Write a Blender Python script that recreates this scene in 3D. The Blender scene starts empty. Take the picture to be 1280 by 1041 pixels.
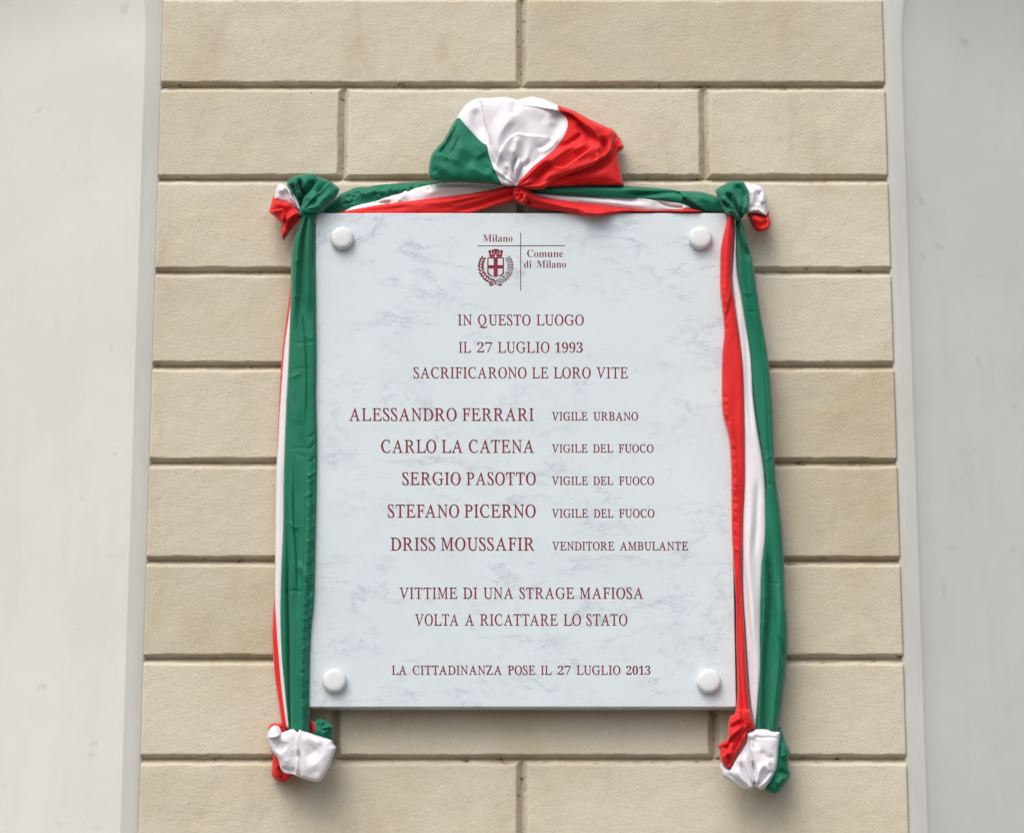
import bpy, math, random
import numpy as np
from mathutils import Vector, noise
from mathutils.geometry import delaunay_2d_cdt

random.seed(4)
SC = bpy.context.scene
COL = SC.collection

# ------------------------------------------------------------------ camera, world, sun, exposure
F = 4000.0                      # focal length in photograph pixels (1280 wide)
TH = math.atan(6.68e-5 * F)     # the photographer looks up at the plaque
DIST = 3.864
ZC = 2.70
CAMZ = ZC - DIST * math.tan(TH)
cam = bpy.data.cameras.new('camera')
cam.sensor_fit = 'HORIZONTAL'
cam.sensor_width = 36.0
cam.lens = 36.0 * F / 1280.0
cam.clip_start = 0.05
cam.clip_end = 400
camo = bpy.data.objects.new('camera', cam)
COL.objects.link(camo)
camo.location = (0, -DIST, CAMZ)
camo.rotation_euler = (math.pi / 2 + TH, 0, 0)
SC.camera = camo

SUN_EL, SUN_AZ = math.radians(54), math.radians(-28)   # azimuth from straight in front of the wall, towards the left
w = bpy.data.worlds.new('World')
SC.world = w
w.use_nodes = True
nt = w.node_tree
bg = nt.nodes['Background']
sky = nt.nodes.new('ShaderNodeTexSky')
sky.sky_type = 'NISHITA'
sky.sun_disc = False
sky.sun_elevation = SUN_EL
# direction towards the sun
sd = Vector((math.sin(SUN_AZ) * math.cos(SUN_EL), -math.cos(SUN_AZ) * math.cos(SUN_EL), math.sin(SUN_EL)))
sky.sun_rotation = math.atan2(sd.x, sd.y)
sky.air_density = 1.0
sky.dust_density = 6.0
sky.ozone_density = 1.0
bg.inputs['Strength'].default_value = 0.15
nt.links.new(sky.outputs[0], bg.inputs[0])
sl = bpy.data.lights.new('sun', 'SUN')
sl.energy = 0.85
sl.angle = math.radians(45)
sl.color = (1.0, 0.985, 0.955)
so = bpy.data.objects.new('sun', sl)
COL.objects.link(so)
so.location = (-3, -6, 8)
so.rotation_euler = sd.to_track_quat('Z', 'Y').to_euler()
SC.view_settings.view_transform = 'Standard'
SC.view_settings.look = 'None'
SC.view_settings.exposure = 0.20
SC.view_settings.gamma = 1.0

CT, ST = math.cos(TH), math.sin(TH)


def P(px, py, Y):
    """the point at depth Y on the line through a photograph pixel"""
    u = (px - 640.0) / F
    v = (520.5 - py) / F
    t = (Y + DIST) / (CT - v * ST)
    return (u * t, Y, CAMZ + (ST + v * CT) * t)


def Pn(px, py, Y):
    u = (px - 640.0) / F
    v = (520.5 - py) / F
    t = (Y + DIST) / (CT - v * ST)
    return np.stack([u * t, Y + 0 * t, CAMZ + (ST + v * CT) * t], 1)


# ------------------------------------------------------------------ helpers
def empty(name, loc, label, cat, group=None):
    o = bpy.data.objects.new(name, None)
    o.empty_display_size = 0.05
    COL.objects.link(o)
    o.location = loc
    o['label'] = label
    o['category'] = cat
    if group:
        o['group'] = group
    return o


def mesh_obj(name, verts, faces, mat, parent=None, smooth=True):
    me = bpy.data.meshes.new(name)
    me.from_pydata([tuple(v) for v in verts], [], [tuple(f) for f in faces])
    if smooth:
        me.polygons.foreach_set('use_smooth', [True] * len(me.polygons))
    me.materials.append(mat)
    me.update()
    o = bpy.data.objects.new(name, me)
    COL.objects.link(o)
    if parent:
        o.parent = parent
        o.matrix_parent_inverse = parent.matrix_basis.inverted()
    return o


class NT:
    def __init__(s, name):
        s.m = bpy.data.materials.new(name)
        s.m.use_nodes = True
        s.t = s.m.node_tree
        s.b = s.t.nodes['Principled BSDF']

    def n(s, typ, **kw):
        nd = s.t.nodes.new(typ)
        for k, v in kw.items():
            setattr(nd, k, v)
        return nd

    def l(s, a, b):
        s.t.links.new(a, b)

    def geo(s, scale=(1, 1, 1), rot=(0, 0, 0), loc=(0, 0, 0)):
        g = s.n('ShaderNodeNewGeometry')
        m = s.n('ShaderNodeMapping')
        m.inputs['Scale'].default_value = scale
        m.inputs['Rotation'].default_value = rot
        m.inputs['Location'].default_value = loc
        s.l(g.outputs['Position'], m.inputs['Vector'])
        return m.outputs[0]

    def noise(s, vec, scale, detail=4, rough=0.55, dist=0.0):
        nd = s.n('ShaderNodeTexNoise')
        nd.inputs['Scale'].default_value = scale
        nd.inputs['Detail'].default_value = detail
        nd.inputs['Roughness'].default_value = rough
        nd.inputs['Distortion'].default_value = dist
        s.l(vec, nd.inputs['Vector'])
        return nd.outputs['Fac']

    def ramp(s, fac, stops):
        r = s.n('ShaderNodeValToRGB')
        e = r.color_ramp.elements
        while len(e) < len(stops):
            e.new(0.5)
        for i, (p, c) in enumerate(stops):
            e[i].position = p
            e[i].color = (c[0], c[1], c[2], 1) if hasattr(c, '__len__') else (c, c, c, 1)
        s.l(fac, r.inputs[0])
        return r.outputs['Color']

    def mix(s, fac, a, b, typ='MIX'):
        m = s.n('ShaderNodeMix', data_type='RGBA', blend_type=typ)
        for sock, v in ((m.inputs[0], fac), (m.inputs[6], a), (m.inputs[7], b)):
            if hasattr(v, 'is_output'):
                s.l(v, sock)
            elif hasattr(v, '__len__'):
                sock.default_value = (v[0], v[1], v[2], 1)
            else:
                sock.default_value = v
        return m.outputs[2]

    def math(s, op, a, b=0.0):
        m = s.n('ShaderNodeMath', operation=op)
        for i, v in enumerate((a, b)):
            if hasattr(v, 'is_output'):
                s.l(v, m.inputs[i])
            else:
                m.inputs[i].default_value = v
        return m.outputs[0]

    def bump(s, h, strength, dist, prev=None):
        b = s.n('ShaderNodeBump')
        b.inputs['Strength'].default_value = strength
        b.inputs['Distance'].default_value = dist
        s.l(h, b.inputs['Height'])
        if prev is not None:
            s.l(prev, b.inputs['Normal'])
        return b.outputs[0]


# ------------------------------------------------------------------ materials
def stone_material():
    s = NT('rendered_stone')
    v = s.geo()
    base = s.ramp(s.noise(v, 3.5, 5, 0.6, 0.6), [(0.28, (0.525, 0.47, 0.345)), (0.5, (0.58, 0.55, 0.435)), (0.72, (0.60, 0.59, 0.495))])
    cool = s.ramp(s.noise(s.geo(scale=(1, 1, 1.6), loc=(3, 1, 5)), 9, 4, 0.6), [(0.42, 0.0), (0.75, 0.6)])
    base = s.mix(cool, base, (0.585, 0.575, 0.50))
    # every block was rendered separately: slight change of tone from block to block
    oi = s.n('ShaderNodeObjectInfo')
    tone = s.ramp(oi.outputs['Random'], [(0.0, (0.92, 0.90, 0.86)), (1.0, (1.05, 1.05, 1.05))])
    base = s.mix(1.0, base, tone, 'MULTIPLY')
    grain = s.ramp(s.noise(v, 420, 3, 0.6), [(0.25, 0.86), (0.6, 1.05)])
    base = s.mix(0.8, base, grain, 'MULTIPLY')
    stain = s.ramp(s.noise(s.geo(scale=(2.2, 1, 0.8), loc=(2, 3, 9)), 6, 6, 0.66, 0.5), [(0.55, 0.0), (0.72, 0.45)])
    base = s.mix(stain, base, (0.44, 0.36, 0.255))
    # grime in the joints, a brown film painting in shade there, and scattered pits
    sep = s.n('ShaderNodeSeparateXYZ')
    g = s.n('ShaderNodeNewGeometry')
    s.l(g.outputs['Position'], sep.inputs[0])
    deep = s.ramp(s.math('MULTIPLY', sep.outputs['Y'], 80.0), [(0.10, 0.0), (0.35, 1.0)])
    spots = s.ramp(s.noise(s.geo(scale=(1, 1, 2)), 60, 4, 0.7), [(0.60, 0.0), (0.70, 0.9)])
    shade_film = s.ramp(s.noise(s.geo(scale=(1, 1, 1), loc=(7, 0, 0)), 22, 4, 0.65), [(0.35, 0.05), (0.65, 0.40)])
    base = s.mix(s.math('MULTIPLY', deep, shade_film), base, (0.30, 0.225, 0.15))
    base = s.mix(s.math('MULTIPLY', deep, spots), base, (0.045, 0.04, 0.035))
    pits = s.ramp(s.noise(s.geo(loc=(2, 9, 1)), 150, 2, 0.5), [(0.735, 0.0), (0.78, 0.7)])
    base = s.mix(pits, base, (0.17, 0.15, 0.12))
    s.l(base, s.b.inputs['Base Color'])
    s.b.inputs['Roughness'].default_value = 0.9
    s.b.inputs['Specular IOR Level'].default_value = 0.25
    coarse = s.noise(v, 230, 3, 0.62)
    fine = s.noise(v, 620, 2, 0.6)
    region = s.noise(s.geo(loc=(5, 5, 5)), 7, 3, 0.6)
    trowel = s.noise(s.geo(scale=(1, 1, 3.4), rot=(0, math.radians(38), 0)), 75, 4, 0.6, 1.2)
    trowel2 = s.noise(s.geo(scale=(1, 1, 2.2), rot=(0, math.radians(-25), 0), loc=(4, 0, 0)), 80, 4, 0.6, 1.0)
    tm = s.mix(s.ramp(region, [(0.44, 0.0), (0.56, 1.0)]), trowel, trowel2)
    n1 = s.bump(coarse, 0.42, 0.0016)
    n2 = s.bump(fine, 0.35, 0.0007, n1)
    n3 = s.bump(tm, 0.22, 0.0024, n2)
    n4 = s.bump(s.noise(v, 22, 3, 0.6), 0.3, 0.004, n3)
    s.l(n4, s.b.inputs['Normal'])
    return s.m


def plaster_material(name, k, grey):
    s = NT(name)
    v = s.geo()
    base = s.ramp(s.noise(v, 4.5, 5, 0.6, 0.5), [(0.3, (0.585 * k, 0.615 * k, 0.59 * k)), (0.7, (0.645 * k, 0.67 * k, 0.645 * k))])
    smudge = s.ramp(s.noise(s.geo(scale=(1, 1, 1), loc=(1, 2, 8)), 16, 4, 0.65), [(0.62, 0.0), (0.82, 0.35)])
    base = s.mix(smudge, base, (0.50, 0.50, 0.475))
    dots = s.ramp(s.noise(s.geo(loc=(4, 1, 7)), 34, 2, 0.4), [(0.72, 0.0), (0.78, 0.30)])
    base = s.mix(dots, base, (0.36, 0.37, 0.36))
    streak = s.ramp(s.noise(s.geo(scale=(4, 1, 0.5), loc=(9, 1, 3)), 7, 5, 0.6), [(0.5, 0.0), (0.75, 0.18 + grey)])
    base = s.mix(streak, base, (0.50 * k, 0.50 * k, 0.47 * k))
    s.l(base, s.b.inputs['Base Color'])
    s.b.inputs['Roughness'].default_value = 0.8
    s.b.inputs['Specular IOR Level'].default_value = 0.3
    n1 = s.bump(s.noise(v, 40, 4, 0.6), 0.12, 0.003)
    n2 = s.bump(s.noise(v, 350, 3, 0.6), 0.10, 0.0008, n1)
    s.l(n2, s.b.inputs['Normal'])
    return s.m


def marble_material(name, veins=1.0, tint=(0.645, 0.745, 0.80)):
    s = NT(name)
    v = s.geo()
    cloud = s.noise(s.geo(scale=(1, 1, 1.7), rot=(0, math.radians(10), 0)), 8, 6, 0.6, 0.8)
    base = s.ramp(cloud, [(0.3, tuple(c * 0.955 for c in tint)), (0.6, tint), (0.8, (tint[0] * 1.07, tint[1] * 1.035, tint[2] * 1.0))])
    # veins: thin level lines of a warped noise, broken up by a second one
    for k, (rot, sc, wdt, amt, loc) in enumerate(((24, 3.4, 0.006, 0.72, (0.3, 0, 0.7)), (-12, 5.0, 0.005, 0.60, (4, 1, 2)), (50, 3.6, 0.0045, 0.50, (8, 3, 3)), (8, 9.0, 0.006, 0.18, (6, 5, 9)))):
        vv = s.geo(scale=(0.75, 1, 1.9), rot=(0, math.radians(rot), 0), loc=loc)
        f = s.noise(vv, sc, 9, 0.66, 0.45)
        line = s.math('ABSOLUTE', s.math('SUBTRACT', f, 0.5))
        m = s.ramp(line, [(0.0, 1.0), (wdt, 0.35), (wdt * 4.0, 0.0)])
        brk = s.ramp(s.noise(s.geo(loc=(k * 3 + 1, 0, 2)), 15, 5, 0.72), [(0.45 if k == 0 else 0.50, 0.0), (0.64, 1.0)])
        a = s.math('MULTIPLY', s.math('MULTIPLY', m, brk), amt * veins)
        base = s.mix(a, base, (0.33, 0.39, 0.475))
    blot = s.ramp(s.noise(s.geo(scale=(1, 1, 1.5), loc=(3, 8, 4)), 26, 6, 0.72, 0.4), [(0.58, 0.0), (0.78, 0.20 * veins)])
    blot2 = s.ramp(s.noise(s.geo(loc=(9, 8, 1)), 5, 3, 0.6), [(0.52, 0.0), (0.66, 1.0)])
    base = s.mix(s.math('MULTIPLY', blot, blot2), base, (0.40, 0.47, 0.56))
    speck = s.ramp(s.noise(s.geo(scale=(1, 1, 1.4), loc=(1, 1, 1)), 120, 3, 0.6), [(0.69, 0.0), (0.77, 0.38 * veins)])
    base = s.mix(speck, base, (0.30, 0.35, 0.42))
    s.l(base, s.b.inputs['Base Color'])
    s.b.inputs['Roughness'].default_value = 0.32
    s.b.inputs['Specular IOR Level'].default_value = 0.4
    s.l(s.bump(s.noise(v, 500, 2, 0.5), 0.05, 0.0005), s.b.inputs['Normal'])
    return s.m


def cloth_material(name, col, dark, trans):
    s = NT(name)
    v = s.geo()
    base = s.ramp(s.noise(v, 30, 4, 0.6), [(0.3, dark), (0.7, col)])
    s.l(base, s.b.inputs['Base Color'])
    s.b.inputs['Roughness'].default_value = 0.58
    s.b.inputs['Specular IOR Level'].default_value = 0.22
    s.b.inputs['Sheen Weight'].default_value = 0.2
    s.b.inputs['Sheen Roughness'].default_value = 0.4
    n1 = s.bump(s.noise(s.geo(scale=(1, 1, 0.45)), 170, 4, 0.55, 0.6), 0.05, 0.002)
    wv = s.n('ShaderNodeTexWave', wave_type='BANDS', bands_direction='DIAGONAL')
    wv.inputs['Scale'].default_value = 420
    s.l(v, wv.inputs['Vector'])
    n2 = s.bump(wv.outputs['Fac'], 0.05, 0.0004, n1)
    s.l(n2, s.b.inputs['Normal'])
    if trans:
        tr = s.n('ShaderNodeBsdfTranslucent')
        tr.inputs['Color'].default_value = (col[0], col[1], col[2], 1)
        s.l(n2, tr.inputs['Normal'])
        mx = s.n('ShaderNodeMixShader')
        mx.inputs[0].default_value = trans
        out = s.t.nodes['Material Output']
        s.l(s.b.outputs[0], mx.inputs[1])
        s.l(tr.outputs[0], mx.inputs[2])
        s.l(mx.outputs[0], out.inputs['Surface'])
    return s.m


def plain(name, col, rough=0.7, bump=0.0, spec=0.3):
    s = NT(name)
    v = s.geo()
    base = s.ramp(s.noise(v, 90, 4, 0.6), [(0.3, tuple(c * 0.8 for c in col)), (0.7, tuple(min(1, c * 1.15) for c in col))])
    s.l(base, s.b.inputs['Base Color'])
    s.b.inputs['Roughness'].default_value = rough
    s.b.inputs['Specular IOR Level'].default_value = spec
    if bump:
        s.l(s.bump(s.noise(v, 200, 3, 0.6), bump, 0.002), s.b.inputs['Normal'])
    return s.m


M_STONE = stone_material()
M_PLASTER = plaster_material('white_plaster', 1.0, 0.0)
M_STRIP = plaster_material('weathered_plaster', 0.86, 0.4)
M_MARBLE = marble_material('veined_marble')
M_STUD = marble_material('stud_marble', 0.55, (0.74, 0.79, 0.80))
M_INK = plain('oxblood_paint', (0.27, 0.016, 0.044), 0.55)
M_GREEN = cloth_material('green_cloth', (0.006, 0.175, 0.100), (0.005, 0.155, 0.088), 0)
M_WHITE = cloth_material('white_cloth', (0.76, 0.765, 0.82), (0.745, 0.75, 0.805), 0)
M_RED = cloth_material('red_cloth', (0.72, 0.020, 0.022), (0.66, 0.016, 0.018), 0)
M_THREAD = plain('seam_thread', (0.55, 0.56, 0.58), 0.7)
M_WALL = plain('wall_render', (0.40, 0.36, 0.29), 0.9, 0.2)
M_GROUND = plain('stone_paving', (0.16, 0.145, 0.125), 0.85, 0.2)
TRI = {'green': M_GREEN, 'white': M_WHITE, 'red': M_RED}

# ------------------------------------------------------------------ setting
gr = mesh_obj('ground', [(-60, -80, 0), (60, -80, 0), (60, 0.3, 0), (-60, 0.3, 0)], [(0, 1, 2, 3)], M_GROUND, None, False)
gr['kind'] = 'structure'
wl = mesh_obj('wall', [(-5, 0.30, 0), (5, 0.30, 0), (5, 0.30, 9), (-5, 0.30, 9)], [(0, 1, 2, 3)], M_WALL, None, False)
wl['kind'] = 'structure'

# ------------------------------------------------------------------ rusticated pilaster
GD = 0.0108                       # depth of the joints
CB, CTP, CS = 0.0040, 0.0094, 0.0076
edge_px = [102.2, 218.0, 333.5, 451.5, 572.0, 694.5, 817.2, 942.2]
ze = [P(640, y, 0)[2] for y in edge_px]           # lower face edges of the courses
pitch = (ze[0] - ze[-1]) / 7.0
zv = [z - CB for z in ze]                          # where the joint is deepest
zv = [zv[0] + pitch] + zv + [zv[-1] - pitch]
XL, XR = P(204, 0, 0)[0], P(1103, 0, 0)[0]
XM = P(652, 60, 0)[0]
XA, XB = P(429.5, 165, 0)[0], P(880.5, 165, 0)[0]


def stations(a, b, ca, cb, step):
    s = [a]
    if ca > 0:
        s += [a + ca * 0.55, a + ca * 0.93, a + ca + 0.0006]
    else:
        s += [a + 0.0008]
    lo, hi = s[-1] + 0.0015, b - (cb if cb > 0 else 0.0008) - 0.0021
    n = max(2, int((hi - lo) / step))
    s += [lo + (hi - lo) * i / n for i in range(n + 1)]
    if cb > 0:
        s += [b - cb - 0.0006, b - cb * 0.93, b - cb * 0.55]
    else:
        s += [b - 0.0008]
    return s + [b]


def stone_block(x0, x1, z0, z1, cl, cr, seed, parent):
    xs = stations(x0, x1, cl, cr, 0.0045)
    zs = stations(z0, z1, CTP * 0 + CB, CTP, 0.0045)
    V, M = [], []
    for z in zs:
        for x in xs:
            n0 = noise.noise(Vector((x * 28 + seed, z * 28, seed)))
            n1 = noise.noise(Vector((x * 110, z * 110, seed + 3)))
            n2 = noise.noise(Vector((x * 330, z * 330, seed + 7)))
            wob = 0.0008 * n0 + 0.0007 * n1 + 0.0004 * n2
            d = []
            if cl: d.append(1 - (x - x0 + wob) / cl)
            if cr: d.append(1 - (x1 - x + wob) / cr)
            d.append(1 - (z - z0 + wob * 0.8) / CB)
            d.append(1 - (z1 - z + wob * 1.6) / CTP)
            m = max(0.0, max(d))
            y = min(GD, GD * m) if m > 0 else 0.0
            q = max(0.0, 1 - m)
            y += (0.0006 * n0 + 0.0004 * n1 + 0.0001) * q
            if not cl and x == xs[0] or not cr and x == xs[-1]:
                y = max(y, 0.0006) + 0.0012
            if z in (zs[0], zs[-1]) or (cl and x == xs[0]) or (cr and x == xs[-1]):
                y = GD
            V.append((x, y, z))
            M.append(m)
    W, H = len(xs), len(zs)
    Fc = [(j * W + i, j * W + i + 1, (j + 1) * W + i + 1, (j + 1) * W + i) for j in range(H - 1) for i in range(W - 1)]
    # sides and back close the block
    n = len(V)
    rim = [i for i in range(W)] + [j * W + W - 1 for j in range(1, H)] + [(H - 1) * W + i for i in range(W - 2, -1, -1)] + [j * W for j in range(H - 2, 0, -1)]
    for r in rim:
        V.append((V[r][0], 0.06, V[r][2]))
    k = len(rim)
    for i in range(k):
        a, b = rim[i], rim[(i + 1) % k]
        Fc.append((b, a, n + i, n + (i + 1) % k))
    Fc.append(tuple(n + i for i in range(k - 1, -1, -1)))
    # normals: grid runs x then z, facing -y
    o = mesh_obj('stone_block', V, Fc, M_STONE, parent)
    nn = len(M)
    o.data.polygons.foreach_set('use_smooth', [all(q < nn for q in f) and not any(M[q] > 0.12 for q in f) for f in Fc])
    return o


pil = empty('stone_pilaster', ((XL + XR) / 2, 0.03, 0), 'beige rusticated stone pilaster of grooved blocks behind the marble plaque', 'pilaster')
for i in range(len(zv) - 1):
    z1, z0 = zv[i], zv[i + 1]
    if i == 0:
        z1 += 0.0
    cuts = [XL, XM, XR] if i % 2 == 0 else [XL, XA, XB, XR]
    for k in range(len(cuts) - 1):
        stone_block(cuts[k], cuts[k + 1], z0, z1, CS if k else 0, CS if k < len(cuts) - 2 else 0, i * 7.3 + k * 3.1, pil)
# core behind the blocks, with the plain shaft above and below what the photograph shows
def box(name, x0, x1, y0, y1, z0, z1, mat, parent):
    V = [(x, y, z) for z in (z0, z1) for y in (y0, y1) for x in (x0, x1)]
    return mesh_obj(name, V, [(0, 1, 5, 4), (2, 0, 4, 6), (3, 2, 6, 7), (1, 3, 7, 5), (0, 2, 3, 1), (4, 5, 7, 6)], mat, parent, False)
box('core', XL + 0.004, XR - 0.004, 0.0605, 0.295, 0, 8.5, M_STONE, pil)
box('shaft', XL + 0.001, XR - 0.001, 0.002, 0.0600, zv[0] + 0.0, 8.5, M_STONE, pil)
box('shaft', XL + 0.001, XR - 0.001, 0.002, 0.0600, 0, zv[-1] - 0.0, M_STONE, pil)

# ------------------------------------------------------------------ plastered arched recesses either side
def recess(side):
    # side -1: left of the pilaster, +1: right of it
    if side < 0:
        xi, xo = XL, P(183, 0, 0)[0]
        lab = 'smooth white arched recess left of the stone pilaster, the brighter of the two'
    else:
        xi, xo = XR, P(1125, 60, 0)[0]
        lab = 'smooth off-white arched recess right of the stone pilaster, the greyer of the two'
    t = empty('arched_recess', (xo, 0.1, 0), lab, 'recess', 'plastered recesses beside the pilaster')
    za = P(640, 62 if side > 0 else 45, 0)[2]
    R = 0.40
    zs = [0.0] + [za - 1.6 + 1.6 * i / 60 for i in range(61)] + [za + R * math.sin(math.radians(a)) for a in range(2, 90, 2)]
    V, Fc = [], []
    for z in zs:
        dx = 0 if z <= za else R - math.sqrt(max(0, R * R - (z - za) ** 2))
        x = xo + side * dx
        V += [(xi - side * 0.0045, 0.0165, z), (xi - side * 0.0002, 0.0035, z), (xi + side * 0.002, 0.0027, z),
              ((xi + xo) / 2 + side * dx / 2, 0.0022 + 0.0004 * math.sin(z * 9), z), (x, 0.0025, z)]
    for j in range(len(zs) - 1):
        for i in range(4):
            a = j * 5 + i
            Fc.append((a, a + 1, a + 6, a + 5) if side > 0 else (a + 1, a, a + 5, a + 6))
    mesh_obj('frame_strip', V, Fc, M_STRIP, t)
    # splayed reveal swept up the jamb and round the arch
    k = math.tan(math.radians(24))
    prof = [(0, 0.0025), (0.0012, 0.0028), (0.0026, 0.0036), (0.0042, 0.0050), (0.006, 0.0064)]
    prof += [(0.006 + s, 0.0064 + s * k) for s in (0.02, 0.05, 0.1, 0.15, 0.2, 0.25, 0.30, 0.38)]
    path = [(0, z) for z in zs if z <= za]
    path = [(xo, z, 1, 0) for _, z in path] + [(None, a, 0, 0) for a in range(3, 181, 3)]
    V, Fc = [], []
    n = len(prof)
    cx = xo + side * R
    for p in path:
        for (d, y) in prof:
            if p[0] is not None:
                V.append((xo + side * d, y, p[1]))
            else:
                a = math.radians(p[1])
                V.append((cx - side * (R - d) * math.cos(a), y, za + (R - d) * math.sin(a)))
    for j in range(len(path) - 1):
        for i in range(n - 1):
            a = j * n + i
            Fc.append((a, a + 1, a + n + 1, a + n) if side > 0 else (a + 1, a, a + n, a + n + 1))
    mesh_obj('splayed_reveal', V, Fc, M_PLASTER, t)
    yb = prof[-1][1]
    c0 = 0.0
    V = [(cx - side * (R - 0.30), yb, 0), (cx + side * (R), yb, 0)]
    V = [(cx - 0.5, yb + 0.003, 0), (cx + 0.5, yb + 0.003, 0), (cx + 0.5, yb + 0.003, za + R), (cx - 0.5, yb + 0.003, za + R)]
    mesh_obj('back_panel', V, [(0, 1, 2, 3)], M_PLASTER, t, False)


recess(-1)
recess(1)

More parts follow.
